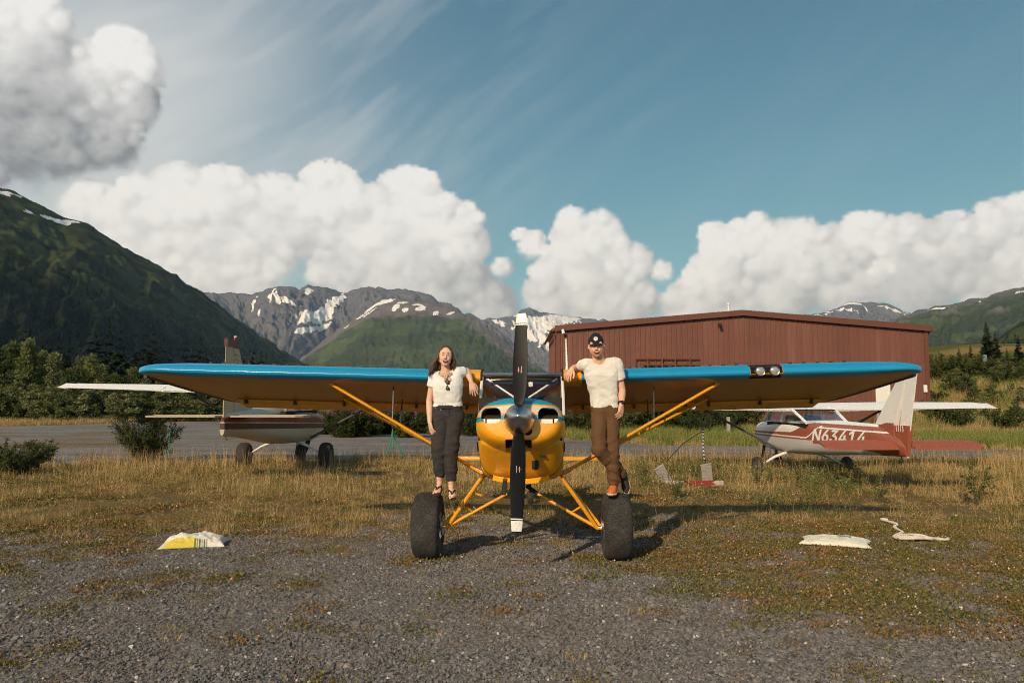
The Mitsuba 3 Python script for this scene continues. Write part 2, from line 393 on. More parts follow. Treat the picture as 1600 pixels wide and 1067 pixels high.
def mountain_color(rock_from, forest_to, rock, meadow, forest, s, snowy=True):
    def fn(p, n, uv):
        e = uv.x * 2
        a = fbm(p.x * s, p.y * s, p.z * s, 5)
        b = fbm(p.x * s * 5, p.y * s * 5, p.z * s * 5, 4)
        c = noise(p.x * s * 40, p.y * s * 40, p.z * s * 40)
        ee = e + 0.55 * (a - 0.5) + 0.22 * (b - 0.5)
        g = mix(mi.Color3f(*meadow) * (0.6 + 0.8 * b), mi.Color3f(*meadow) * mi.Color3f(0.62, 0.62, 0.55), smoothstep(0.42, 0.62, a))
        brush = smoothstep(0.50, 0.58, fbm(p.x * s * 2.3 + 9, p.y * s * 2.3, p.z * s * 3.4, 4))
        g = mix(g, mi.Color3f(*forest) * (0.8 + 0.6 * c), brush * 0.7)
        r = mi.Color3f(*rock) * (0.55 + 0.55 * b + 0.30 * c)
        f = mi.Color3f(*forest) * (0.5 + 0.9 * c)
        col = mix(f, g, smoothstep(forest_to - 0.10, forest_to + 0.12, ee))
        col = mix(col, r, smoothstep(rock_from - 0.08, rock_from + 0.10, ee))
        if snowy:
            col = mix(col, mi.Color3f(0.80, 0.82, 0.85), smoothstep(0.50, 0.54, uv.y + 0.10 * (b - 0.5)))
        return col
    return {'type': 'diffuse', 'reflectance': proc(fn)}
scene['green_slope'] = mountain_color(1.12, 0.42, (0.16, 0.14, 0.12), (0.060, 0.076, 0.026), (0.014, 0.021, 0.012), 0.006)
scene['rock_slope'] = mountain_color(0.22, 0.05, (0.125, 0.127, 0.142), (0.075, 0.082, 0.052), (0.03, 0.04, 0.02), 0.0026)
scene['green_ridge'] = mountain_color(0.84, 0.16, (0.150, 0.140, 0.135), (0.072, 0.098, 0.042), (0.034, 0.050, 0.030), 0.0022)

near_mtn = mountain('mountain', 'steep green mountain slope on the left with dark forest at its foot',
    [(-2050, 1700, 605.7), (-1680, 1900, 638.6), (-1553, 2100, 649.9), (-1447, 2250, 614.8), (-1396, 2300, 595.2), (-1358, 2380, 571.8), (-1320, 2450, 557.1), (-1286, 2520, 526.4), (-1236, 2650, 487.4), (-1193, 2800, 454.1), (-1143, 2950, 409.6), (-1096, 3100, 350.6), (-1061, 3300, 296.2), (-1013, 3500, 240.8), (-951.8, 3700, 186.1), (-825.6, 3950, 112.8), (-675.2, 4200, 35.46)],
    [(-776.5, 420, 1.7), (-627, 520, 1.7), (-514.5, 640, 1.7), (-506.4, 900, 1.7), (-602.9, 1500, 1.7), (-713.8, 2400, 1.7), (-689.7, 3300, 1.7), (-564.3, 3900, -4.57)],
    'green_slope', rows=170, cols=420, gully=0.11, power=1.25, seed=100,
    patches=[(-1438, 578.7, 26, 13, -0.2), (-1422, 595.5, 17, 6, -0.4), (-1412, 583.4, 17, 6, -0.5), (-1329, 554.2, 14, 6, -0.4), (-1320, 537.4, 24, 6, -0.85)])
mountain('mountain', 'grey rocky peak with a snow couloir under the large cloud',
    [(-4032, 8800, 1148), (-3376, 8400, 1177), (-3136, 8300, 1176), (-2969, 8300, 1176), (-2768, 8200, 1129), (-2637, 8200, 1162), (-2472, 8200, 1208), (-2294, 8200, 1221), (-2208, 8200, 1188), (-2148, 8300, 1256), (-2068, 8300, 1236), (-1958, 8400, 1224), (-1845, 8500, 1191), (-1742, 8600, 1246), (-1503, 8500, 1259), (-1068, 8300, 1203), (-659.2, 8200, 1043), (-257.2, 8000, 818.4), (188.1, 7800, 453.1)],
    [(-2299, 5500, -33.67), (-1981, 5600, -34.31), (-1785, 6000, -27.24), (-1418, 6300, -18.56), (-482.3, 6000, -17.59), (192.9, 6000, -17.59)],
    'rock_slope', rows=150, cols=360, gully=0.17, rough=1.4, power=0.95, seed=200,
    patches=[(-1875, 837.3, 130, 90, 0.75), (-1829, 1030, 60, 190, -0.12), (-1878, 658.9, 60, 40, 0.5), (-1809, 707.1, 120, 26, 0.8), (-2172, 998.7, 110, 26, -0.5), (-2379, 1095, 22, 120, 0.5), (-2283, 1044, 20, 110, 0.6), (-2547, 998.7, 16, 110, 0.5), (-2377, 868.3, 20, 40, 0.4), (-2084, 1154, 26, 60, 0.5)])
mountain('mountain', 'broad green ridge with scattered snow patches behind the woman',
    [(-1592, 6000, 349), (-1362, 6050, 546.4), (-1177, 6100, 698), (-1038, 6150, 802.6), (-907.2, 6100, 825.5), (-771.7, 6000, 792.7), (-616.6, 5900, 755.8), (-466.2, 5800, 710.4), (-292.6, 5600, 618.4), (-151.9, 5400, 513.9), (-42.2, 5250, 411.1), (61.5, 5100, 313.3), (196.9, 4900, 206.5), (377.8, 4700, 103.7)],
    [(-1436, 4700, 1.7), (-945.3, 4200, -5.052), (-627, 3900, -4.57), (-297.4, 3700, -4.249), (0, 3700, -4.249), (313.5, 3900, -4.57)],
    'green_ridge', rows=150, cols=340, gully=0.085, power=1.15, seed=300,
    patches=[(-1076, 743.1, 90, 16, 0.7), (-1004, 776.5, 60, 16, 0.3), (-1072, 683.6, 60, 12, 0.75), (-964.6, 797.5, 60, 26, 0.2), (-860.6, 716.5, 26, 36, 0.2), (-776.5, 685.8, 26, 26, 0.3), (-664.4, 698.2, 36, 26, 0.1), (-545, 651.2, 26, 20, 0.3), (-441.2, 654.4, 36, 10, 0.4), (-830, 765.3, 50, 12, 0.1), (-705.4, 740, 36, 10, 0), (-1138, 665.7, 50, 10, 0.7), (-1236, 584.5, 30, 8, 0.6)])
mountain('mountain', 'snow covered peak behind the propeller tip',
    [(-1206, 12500, 1278), (-530.5, 12000, 1275), (-289.4, 12000, 1314), (-48.23, 12000, 1304), (144.7, 12000, 1429), (270.1, 12000, 1449), (434.1, 12000, 1400), (675.2, 12000, 1362), (931.7, 12200, 1326), (1256, 12500, 1368), (1881, 13000, 1329)],
    [(-723.5, 9000, 16.17), (0, 8600, 15.53), (707.4, 8800, 15.85), (1302, 9000, 16.17)],
    'rock_slope', rows=110, cols=240, gully=0.18, rough=1.3, seed=400,
    patches=[(462.2, 1176, 420, 120, 0.15), (752.4, 1271, 330, 90, 0.05), (336, 947.8, 160, 170, 0.4), (530.5, 859.4, 50, 200, -0.5), (47.43, 1349, 40, 80, 0.5), (-142.3, 1159, 40, 90, 0.5), (-237.1, 1206, 30, 90, 0.6)])
mountain('mountain', 'pointed grey peak with snow streaks behind the hangar roof',
    [(3513, 11500, 1130), (3979, 11000, 1195), (4211, 10800, 1243), (4346, 10600, 1288), (4516, 10500, 1369), (4642, 10500, 1352), (4794, 10500, 1318), (4938, 10500, 1344), (5107, 10500, 1293), (5225, 10400, 1214), (5547, 10300, 1119)],
    [(2251, 8000, 14.56), (3055, 7600, 13.92), (4045, 7400, 13.6)],
    'rock_slope', rows=110, cols=240, gully=0.16, rough=1.3, seed=500,
    patches=[(4489, 1331, 110, 28, 0.0), (4239, 1194, 22, 90, -0.3), (4496, 1219, 18, 80, 0.2), (4886, 1196, 130, 80, -0.3), (4140, 1202, 40, 30, 0.4), (5117, 1202, 40, 20, 0.2)])
mountain('mountain', 'green mountain with rocky snow patched top at the right edge',
    [(2215, 5200, 365.4), (2331, 5000, 492.1), (2354, 4800, 534.2), (2418, 4700, 560.9), (2496, 4600, 567.5), (2568, 4500, 576.9), (2635, 4400, 603), (2679, 4300, 613.5), (2718, 4200, 626.3), (2894, 4000, 667.3), (3360, 3800, 710.4), (4220, 3500, 682.6)],
    [(1534, 3600, 1.7), (1418, 2800, 1.7), (1387, 2300, 1.7), (1527, 2000, 1.7), (2170, 1800, 1.7)],
    'green_ridge', rows=130, cols=320, gully=0.13, power=1.05, seed=600,
    patches=[(2640, 575.2, 32, 14, 0.2), (2696, 582.4, 40, 14, 0.25), (2699, 599.6, 30, 10, 0.3), (2440, 546.7, 26, 10, 0.3), (2539, 504.8, 10, 9, 0), (2409, 441.2, 9, 9, 0), (2802, 592.2, 40, 14, 0.2)])
spur = mountain('hill', 'dark forested hillside low at the right edge',
    [(885.9, 1900, 32.25), (951.8, 1850, 61.19), (998.4, 1800, 91.41), (1027, 1750, 119.9), (1045, 1700, 146.6), (1061, 1650, 170.1), (1132, 1600, 222.9), (1266, 1500, 269.4), (1568, 1300, 265)],
    [(687.3, 1500, -0.7116), (653.1, 1250, -0.3096), (641.5, 1050, 0.0119), (723.5, 900, 0.2531), (900.3, 700, 0.5746)],
    'green_slope', rows=60, cols=140, gully=0.08, seed=700)

# ---------------------------------------------------------------- hangar
def hangar():
    frame((0, 0, 0))
    L, R, D0, D1 = 3.15, 28.75, 55.0, 67.0
    ze, zr, zb = 6.95, 8.02, 0.2
    mid = (L + R) / 2
    def sheet_color(p, n, uv):
        st = fbm(p.x * 1.4 + p.y * 1.4, p.z * 0.10, 1.0, 4); bl = fbm(p.x * 0.3, p.y * 0.3, p.z * 0.5, 3)
        k = cell_rand(p.x / 1.08 + 0.2, p.y / 1.08, 3.0)
        c = mi.Color3f(0.160, 0.066, 0.049) * (0.80 + 0.28 * st + 0.14 * bl + 0.07 * (k - 0.5))
        seam = smoothstep(0.03, 0.0, dr.abs(p.z - 4.55))
        c = mix(c, (0.07, 0.03, 0.022), seam * 0.45)
        return mix(c, (0.26, 0.15, 0.11), smoothstep(0.60, 0.78, st) * 0.22)
    bsdf('hangar_sheet', proc(sheet_color), 0.5, True, specular=0.35)
    bsdf('hangar_trim', (0.135, 0.052, 0.037), 0.45, specular=0.35)
    bsdf('dark_metal', (0.02, 0.018, 0.017), 0.5)
    bsdf('white_metal', (0.74, 0.74, 0.71), 0.4)
    h = thing('hangar', 'large brown corrugated metal hangar with low gable roof behind the planes', 'hangar')
    def ribbed(n_from, n_to, pitch, depth):
        xs = []
        k = int(round((n_to - n_from) / pitch)); pitch = (n_to - n_from) / k
        for i in range(k):
            a = n_from + i * pitch
            xs += [(a, 0), (a + 0.56 * pitch, 0), (a + 0.66 * pitch, depth), (a + 0.90 * pitch, depth)]
        xs.append((n_to, 0)); return np.array(xs)
    q = ribbed(L, R, 0.36, 0.045)
    top = np.interp(q[:, 0], [L, mid, R], [ze, zr, ze]) - 0.02
    lo_ = np.stack([q[:, 0], D0 - q[:, 1], np.full(len(q), zb)], 1); hi_ = np.stack([q[:, 0], D0 - q[:, 1], top], 1)
    add('front_wall', loft([hi_, lo_], False, False), 'hangar_sheet', h, smooth=False)
    for nm, x in (('left', L), ('right', R)):
        s = ribbed(D0, D1, 0.36, 0.045); sg = -1 if nm == 'left' else 1
        a = np.stack([x + sg * s[:, 1], s[:, 0], np.full(len(s), zb)], 1); b = a.copy(); b[:, 2] = ze - 0.02
        if sg > 0: a, b = b, a
        add('side_wall', loft([a, b], False, False), 'hangar_sheet', h, smooth=False)
    add('back_wall', loft([np.array([[L, D1, zb], [mid, D1, zb], [R, D1, zb]]), np.array([[L, D1, ze], [mid, D1, zr], [R, D1, ze]])], False, False), 'hangar_sheet', h, smooth=False)
    o = 0.14
    ex = (zr - ze) / (mid - L) * o
    for sg, x in ((-1, L), (1, R)):
        prof = np.array([[x + sg * o, ze - ex], [mid, zr], [mid, zr + 0.14], [x + sg * o, ze - ex + 0.14]])
        r0 = np.stack([prof[:, 0], np.full(4, D0 - 0.28), prof[:, 1] + 0.03], 1); r1 = r0.copy(); r1[:, 1] = D1 + 0.25
        roof = add('roof', loft([r0, r1]), 'hangar_sheet', h, smooth=False)
        f0 = np.array([[x + sg * (o + 0.05), ze - ex - 0.20], [mid, zr - 0.18], [mid, zr + 0.2], [x + sg * (o + 0.05), ze - ex + 0.2]])
        r0 = np.stack([f0[:, 0], np.full(4, D0 - 0.34), f0[:, 1]], 1); r1 = r0.copy(); r1[:, 1] = D0 - 0.30
        add('fascia', loft([r0, r1]), 'hangar_trim', h, smooth=False)
        add('corner_trim', box((min(x - sg * 0.20, x + sg * 0.07), D0 - 0.075, zb), (max(x - sg * 0.20, x + sg * 0.07), D0 + 0.2, ze - 0.12)), 'hangar_trim', h, smooth=False)
        add('gutter', tube([(x + sg * 0.36, D0 - 0.2, ze - 0.12), (x + sg * 0.36, D1, ze - 0.12)], 0.10, 8), 'hangar_trim', h)
        add('downspout', tube([(x + sg * 0.36, D0 + 0.3, ze - 0.15), (x + sg * 0.16, D0 + 0.3, ze - 0.6), (x + sg * 0.16, D0 + 0.3, zb)], 0.06, 8), 'hangar_trim', h)
    lm = add('wall_lamp', cat(tube([(3.5, D0 - 0.05, 6.75), (3.5, D0 - 0.35, 6.8)], 0.05), tube([(3.5, D0 - 0.3, 6.85), (3.56, D0 - 0.42, 6.55)], [0.08, 0.13], 12)), 'white_metal', h)
    add('flood_lamp', cat(box((14.3, D0 - 0.26, 7.1), (14.5, D0 - 0.05, 7.32), 0.03), tube([(14.4, D0 - 0.2, 7.1), (14.4, D0 - 0.42, 6.98)], [0.06, 0.11])), 'dark_metal', h)
    add('vent_pipe', cat(tube([(15.3, D0 + 0.9, 7.6), (15.3, D0 + 0.9, 8.75)], 0.06), tube([(15.3, D0 + 0.9, 8.75), (15.3, D0 + 0.9, 8.86)], 0.11)), 'white_metal', h, label='white vent pipe on the ridge')
    def bar(a, b, w): return tube([a, b], w, 6)
    y = D0 - 0.14
    add('door_track', cat(bar((8.5, y, 4.82), (12.95, y, 4.82), 0.07), bar((9.0, y - 0.1, 4.42), (12.95, y - 0.1, 4.42), 0.07), bar((9.0, y - 0.1, 4.18), (12.95, y - 0.1, 4.18), 0.05), bar((8.55, y, 4.82), (8.55, y, 1.0), 0.06), bar((9.05, y - 0.1, 4.42), (9.05, y - 0.1, 1.0), 0.06)), 'hangar_trim', h)
    for x in (9.3, 10.3, 11.2, 12.2):
        add('track_bracket', box((x, y - 0.22, 4.1), (x + 0.07, y - 0.1, 5.0)), 'hangar_sheet', h, smooth=False)
    whole('notice_plate', box((28.35, D0 - 0.12, 2.55), (28.6, D0 - 0.08, 3.05), 0.01), 'white_metal', 'small white plate on the right corner of the brown hangar', 'sign')
    return h
hangar()

# ---------------------------------------------------------------- the yellow bush plane
def band_paint(p, n, uv):
    ax = (p.x - 0.11) / 0.46
    z = p.z + 0.035 * ax * ax
    yel, tq, be = mi.Color3f(0.78, 0.335, 0.008), mi.Color3f(0.012, 0.27, 0.40), mi.Color3f(0.50, 0.47, 0.40)
    e = 0.002
    c = mix(yel, tq, smoothstep(1.553 - e, 1.553 + e, z))
    c = mix(c, yel, smoothstep(1.603 - e, 1.603 + e, z))
    c = mix(c, be, smoothstep(1.625 - e, 1.625 + e, z))
    c = mix(c, yel, smoothstep(1.690 - e, 1.690 + e, z))
    return mix(c, tq, smoothstep(1.706 - e, 1.706 + e, z))
def yellow_worn(p, n, uv):
    d = fbm(p.x * 5, p.y * 5, p.z * 9, 4); sp = smoothstep(0.70, 0.80, noise(p.x * 55, p.y * 55, p.z * 55))
    c = mi.Color3f(0.78, 0.335, 0.008) * (0.90 + 0.18 * d)
    return mix(c, (0.17, 0.10, 0.04), 0.35 * sp * smoothstep(0.45, 0.7, d) + 0.22 * smoothstep(0.60, 0.80, d))
bsdf('yellow_paint', proc(yellow_worn), 0.32, **PAINT)
bsdf('shaded_yellow_paint', (0.42, 0.165, 0.020), 0.30, clearcoat=0.5, clearcoat_gloss=0.9)  # wing yellow darkened to amber, underside shade put into the colour
bsdf('banded_paint', proc(band_paint), 0.32, **PAINT)
bsdf('blue_paint', (0.008, 0.255, 0.50), 0.28, **PAINT)
bsdf('tip_paint', (0.05, 0.055, 0.065), 0.3, **PAINT)
bsdf('black_paint', (0.009, 0.009, 0.010), 0.5, specular=0.2)
bsdf('lamp_glass', (0.28, 0.28, 0.27), 0.2, specular=0.6)
bsdf('matte_black', (0.012, 0.012, 0.012), 0.8)
bsdf('white_paint', (0.78, 0.78, 0.75), 0.35)
bsdf('red_paint', (0.55, 0.03, 0.02), 0.4)
scene['polished'] = {'type': 'roughconductor', 'material': 'Al', 'alpha': 0.13, 'specular_reflectance': rgb(0.72, 0.70, 0.67)}
bsdf('steel', (0.55, 0.55, 0.55), 0.3, metallic=1.0)
scene['pane_glass'] = {'type': 'thindielectric', 'int_ior': 1.5}
def tyre_color(p, n, uv):
    k = noise(p.x * 60, p.y * 60, p.z * 60); b = fbm(p.x * 6, p.y * 6, p.z * 6, 3)
    d1 = smoothstep(0.45, 0.65, noise(p.x * 125, p.y * 125, p.z * 125))
    dust = smoothstep(0.35, 0.8, b)
    c = mix((0.032, 0.031, 0.031), (0.078, 0.075, 0.072), dust * 0.55 + 0.5 * k)
    return mix(c, (0.010, 0.010, 0.010), d1 * 0.65)
bsdf('tyre_rubber', proc(tyre_color), 0.85, specular=0.25)

def airfoil(m=None):
    xs = np.array([0, .006, .0125, .025, .05, .075, .1, .15, .2, .3, .4, .5, .6, .7, .8, .9, 1.0])
    up = np.array([0, .024, .034, .047, .064, .076, .084, .096, .102, .104, .098, .089, .076, .060, .042, .022, .002])
    lo = np.array([0, -.013, -.017, -.021, -.025, -.027, -.028, -.028, -.027, -.024, -.021, -.018, -.014, -.010, -.006, -.004, -.002])
    return xs, up, lo

PITCH = math.radians(14.3)
def wing_point(u, z, chord, le):
    """chord fraction u, height fraction z -> y (aft), z of a wing section nosed up by the parked attitude."""
    y, h = u * chord, z * chord
    return le[0] + y * math.cos(PITCH) + h * math.sin(PITCH), le[1] - y * math.sin(PITCH) + h * math.cos(PITCH)

def wing_geom(x):
    """leading edge offset, chord of the wing panel at span x."""
    le, te = 0.0, 1.52
    if x > 3.75:
        t = min((x - 3.75) / 0.73, 1.0)
        te = 1.52 - 1.24 * t ** 1.35
    if x > 4.2:
        t = min((x - 4.2) / 0.28, 1.0)
        le = 0.11 * t ** 2.5
    return le, te

def wing_ring(x, u0=None, u1=None, proud=0.0):
    xs, up, lo = airfoil()
    a, b = wing_geom(x); c = b - a
    th = 1.0 if x < 3.75 else (1.52 / c) * (1 - 0.62 * min((x - 3.75) / 0.73, 1) ** 1.6) if c > 0 else 1
    base = (0.05, 1.992 + 0.027 * x)
    ring = []
    pts = [(u, z) for u, z in zip(xs[::-1], up[::-1])] + [(u, z) for u, z in zip(xs[1:], lo[1:])]
    if u0 is not None:  # a cap round the leading edge, between u0 above and u1 below
        um = 1.52 / c
        q = [(u, np.interp(u, xs, up)) for u in np.array([1, .8, .6, .45, .3, .2, .12, .06, .025, .008]) * u0 * um] + [(0, 0)] + [(u, np.interp(u, xs, lo)) for u in np.array([.01, .03, .07, .14, .25, .4, .6, .8, 1]) * u1 * um]
        pts = q
    for u, z in pts:
        ch = c
        yy, zz = wing_point(u, z * th, ch, base)
        d = np.array([u - 0.25, z * 3]); d = d / (np.linalg.norm(d) + 1e-9) * proud
        ring.append((x, yy + a * math.cos(PITCH) + d[0] * math.cos(PITCH) + d[1] * math.sin(PITCH), zz - a * math.sin(PITCH) - d[0] * math.sin(PITCH) + d[1] * math.cos(PITCH)))
    return np.array(ring)

def mirror(mesh, sg):
    if sg > 0: return tm(mesh)
    m = tm(mesh).copy(); m.vertices[:, 0] *= -1; m.invert(); return m

def solid_cap(rings):
    return loft(rings, True)

def bush_plane():
    frame((0.11, 8.95, 0.0), math.radians(-2.4))
    t = thing('bush_plane', 'yellow high-wing bush plane with blue leading edges and black propeller facing the camera', 'airplane')
    TL = math.radians(9.0)
    def eng(mesh):      # the engine group is nosed up a little
        m = tm(mesh).copy(); m.vertices -= [0, -0.4, 1.46]
        m.apply_transform(trimesh.transformations.rotation_matrix(-TL, [1, 0, 0])); m.vertices += [0, -0.4, 1.46]; return m
    # nose bowl, with its openings cut through
    spec = [(-.822, .20, .12, .13, 2.2), (-.824, .33, .165, .175, 2.3), (-.812, .375, .195, .205, 2.4), (-.785, .405, .217, .228, 2.4), (-.74, .43, .235, .25, 2.4), (-.66, .452, .258, .272, 2.4), (-.55, .466, .283, .295, 2.4), (-.40, .472, .305, .315, 2.5), (-.26, .474, .315, .32, 2.6), (-.26, .455, .29, .30, 2.6), (-.45, .445, .27, .28, 2.5), (-.70, .40, .22, .23, 2.4), (-.775, .33, .16, .17, 2.3)]
    bowl = man(loft([superring(y, 0, 1.47, hw, a, b, p, 96) for y, hw, a, b, p in spec]))
    def rrect(w, h, r):
        return CrossSection([[(-w / 2 + r, -h / 2 + r), (w / 2 - r, -h / 2 + r), (w / 2 - r, h / 2 - r), (-w / 2 + r, h / 2 - r)]]).offset(r, m3.JoinType.Round, 2, 32)
    def cutter(x, z, w, h, r, y0, y1):
        c = Manifold.extrude(rrect(w, h, r), y1 - y0)          # along z
        return c.rotate([90, 0, 0]).translate([x, y1, z])
    for s in (-1, 1):
        bowl = bowl - cutter(s * 0.292, 1.525, 0.205, 0.160, 0.062, -1.0, -0.5)
    bowl = bowl - cutter(-0.01, 1.225, 0.27, 0.115, 0.015, -1.0, -0.5) - cutter(0.085, 1.365, 0.08, 0.08, 0.039, -1.0, -0.5)
    cowl = add('cowling', eng(bowl), 'banded_paint', t, smooth=40)
    add('inner_baffle', eng(cat(box((-.44, -.56, 1.30), (.44, -.55, 1.75)), box((-.15, -.66, 1.215), (.14, -.65, 1.40)))), 'matte_black', cowl, smooth=False)
    for s in (-1, 1):
        cy = [tube([(s * 0.2, -.66 + 0.01 * (i % 2), 1.455 + i * 0.008), (s * 0.42, -.66 + 0.01 * (i % 2), 1.455 + i * 0.008)], 0.05, 10) for i in range(7)]
        e = add('engine_cylinder', eng(cat(*cy)), 'matte_black', t)
        add('cooling_baffle', eng(cat(box((s * .19 if s > 0 else -.34, -.74, 1.435), (s * .34 if s > 0 else -.19, -.725, 1.50), 0.004), box((.355 if s > 0 else -.42, -.735, 1.43), (.42 if s > 0 else -.355, -.72, 1.505), 0.004))), 'steel' if False else 'white_metal', e, smooth=False)
    add('intake_ring', eng(moved(lathe([(0.034, 0.0), (0.044, 0.0), (0.046, -0.02), (0.040, -0.028), (0.034, -0.02)], 32), (0.085, -0.80, 1.365))), 'black_paint', cowl)
    add('air_filter', eng(moved(lathe([(0.0, 0), (0.036, 0), (0.036, 0.03), (0, 0.03)], 24), (0.085, -0.785, 1.365))), 'steel', cowl)
    def on_bowl(y, a):
        q = [np.interp(y, [-.785, -.74, -.66, -.55, -.40, -.26], c_) for c_ in ([.405, .43, .452, .466, .472, .474], [.217, .235, .258, .283, .305, .315], [.228, .25, .272, .295, .315, .32])]
        c, s = math.cos(a), math.sin(a)
        return (q[0] * np.sign(c) * abs(c) ** (2 / 2.4), y, 1.47 + (q[1] if s > 0 else q[2]) * np.sign(s) * abs(s) ** (2 / 2.4))
    dots = [moved(trimesh.creation.icosphere(1, .0055), on_bowl(y, a)) for y in (-.60, -.285) for a in np.linspace(0, 2 * math.pi, 45)[:-1]]
    add('cowl_fasteners', eng(cat(*dots)), 'steel', cowl, kind='stuff')
    for s in (-1, 1):
        add('cowl_seam', eng(tube([np.array(on_bowl(y, 0.10 if s > 0 else math.pi - .10)) + [s * .001, 0, 0] for y in np.linspace(-.78, -.27, 14)], .0030, 5)), 'matte_black', cowl)
    # lower cowl and fuselage
    body = [(-.64, .36, 1.26, 1.36, 2.4), (-.60, .41, 1.21, 1.44, 2.6), (-.54, .43, 1.15, 1.56, 2.9), (-.46, .444, 1.075, 1.66, 3.2), (-.38, .452, 1.0, 1.72, 3.3), (-.30, .456, .935, 1.73, 3.4), (-.24, .458, .895, 1.735, 3.4), (-.18, .459, .872, 1.73, 3.4), (-.05, .462, .86, 1.60, 4), (.02, .462, .86, 1.40, 4.5), (.4, .462, .858, 1.385, 4.5), (1.3, .45, .845, 1.38, 4.5), (1.32, .448, .845, 1.78, 3.2), (1.55, .44, .84, 1.83, 3), (2.1, .39, .80, 1.66, 3), (3.0, .27, .70, 1.30, 3), (4.0, .13, .57, 1.02, 2.6), (4.6, .05, .50, .88, 2.4), (4.75, .02, .52, .82, 2.2)]
    rings = [superring(y, 0, (zb + zt) / 2, hw, (zt - zb) / 2, (zt - zb) / 2, p, 64) for y, hw, zb, zt, p in body]
    fus = add('fuselage', loft(rings), 'yellow_paint', t, smooth=38)
    # panel seams, cowl lip, small openings underneath
    def hoop(y, extra, r, a0=0, a1=2 * math.pi):
        ys = [b[0] for b in body]
        hw, zb, zt, p = [np.interp(y, ys, [b[k] for b in body]) for k in (1, 2, 3, 4)]
        th = np.linspace(a0, a1, 60); c, s = np.cos(th), np.sin(th)
        return np.stack([(hw + extra) * np.sign(c) * np.abs(c) ** (2 / p), np.full(60, y), (zb + zt) / 2 + ((zt - zb) / 2 + extra) * np.sign(s) * np.abs(s) ** (2 / p)], 1)
    lipx = np.linspace(-.30, .30, 25)
    lip0 = np.stack([lipx, -.30 - 0.05 * (1 - (lipx / .3) ** 2), .945 - 0.035 * (1 - (lipx / .3) ** 2)], 1); lip1 = lip0 + [0, -.05, -.05]
    lip1[:, 0] *= 1.02
    add('cowl_lip', loft([np.array([a, b, b + [0, .006, -.004], a + [0, .012, -.012]]) for a, b in zip(lip0, lip1)]), 'yellow_paint', fus)
    add('exhaust_opening', box((.12, -.50, 1.02), (.19, -.40, 1.12), 0.006), 'matte_black', fus, smooth=False)
    add('cowl_vent', box((.21, -.555, 1.15), (.27, -.5, 1.175), 0.004), 'matte_black', fus, smooth=False)
    add('exhaust_pipe', tube([(-.16, -.50, .92), (-.17, -.46, .83), (-.18, -.40, .76)], 0.026, 12), 'steel', t)
    add('belly_skid', cat(box((-.03, -.2, .80), (.03, .5, .862), .01)), 'dark_metal', t, smooth=False)
    for s in (-1, 1):
        add('cowl_latch', tube([(s * .462, -.42, 1.30), (s * .464, -.36, 1.24), (s * .462, -.33, 1.20)], 0.008, 6), 'dark_metal', fus)
        add('panel_seam', tube(hoop(-.24, 0.001, 0.003, math.pi * 1.5, math.pi * 1.5 + s * 1.9), 0.0035, 4), 'matte_black', fus)
    # cabin
    add('cabin_lining', cat(box((-.43, 1.25, 1.36), (.43, 1.31, 1.92)), box((-.42, .05, 1.385), (.42, 1.25, 1.40)), box((-.40, .80, 1.40), (.40, .92, 1.80), .05), box((-.43, .05, 1.93), (.43, 1.3, 1.955))), 'matte_black', t, smooth=False)
    add('glare_shield', loft([np.array([(x, -.16 + y + 0.10 * (x / .42) ** 2, 1.735 - 0.10 * (x / .42) ** 2) for x in np.linspace(-.42, .42, 15)]) for y in (0, .28)], False, False), 'matte_black', t)
    add('compass', box((.075, .04, 1.90), (.125, .09, 1.955), .008), 'white_paint', t)
    # windscreen: from the cowl top up to the wing
    xs = np.linspace(-.455, .455, 25)
    base = np.stack([xs, -.235 + .22 * np.abs(xs / .455) ** 2.2, 1.755 - .17 * np.abs(xs / .455) ** 2.4], 1)
    topc = np.stack([xs * .99, .085 + 0.02 * np.abs(xs / .455) ** 2, np.full(25, 2.025)], 1)
    add('windscreen', loft([base * (1 - k) + topc * k + np.array([0, -0.03, 0.015]) * math.sin(math.pi * k) for k in np.linspace(0, 1, 9)], False, False), 'pane_glass', t, smooth=True)
    add('windscreen_bow', tube([topc[i] + [0, -.01, 0.012] for i in range(25)], 0.026, 8, flat=((0, 1, 0), 1.5)), 'steel', t)
    add('windscreen_base', tube([base[i] + [0, -.004, 0.002] for i in range(25)], 0.009, 6), 'yellow_paint', t)
    for s in (-1, 1):
        add('cabin_post', tube([(s * .452, .095, 2.02), (s * .462, .02, 1.83), (s * .468, -.03, 1.58)], 0.020, 8, flat=((0, 1, 0), 1.6)), 'white_metal', t)
        add('cabin_brace', tube([(s * .40, .12, 1.992), (s * .075, -.03, 1.775)], 0.011, 8), 'white_paint', t)
        add('side_window', loft([np.array([(s * .458, .03, 1.58), (s * .455, .4, 1.40), (s * .452, 1.3, 1.40)]), np.array([(s * .45, .12, 2.0), (s * .45, .5, 1.97), (s * .448, 1.3, 1.80)])], False, False), 'pane_glass', t)
        add('door_frame', tube([(s * .46, .06, 1.42), (s * .457, .62, 1.40), (s * .452, .62, 1.95)], 0.014, 6), 'yellow_paint', t)
    add('cabin_roof', loft([np.array([(x, *wing_point(u, z, 1.52, (0.05, 1.992))) for u, z in ((.02, .03), (.1, .075), (.3, .1), (.6, .075), (.9, .02), (.9, .0), (.6, -.0), (.3, .03), (.1, .02))]) for x in (-.452, .452)]), 'yellow_paint', t, smooth=30)
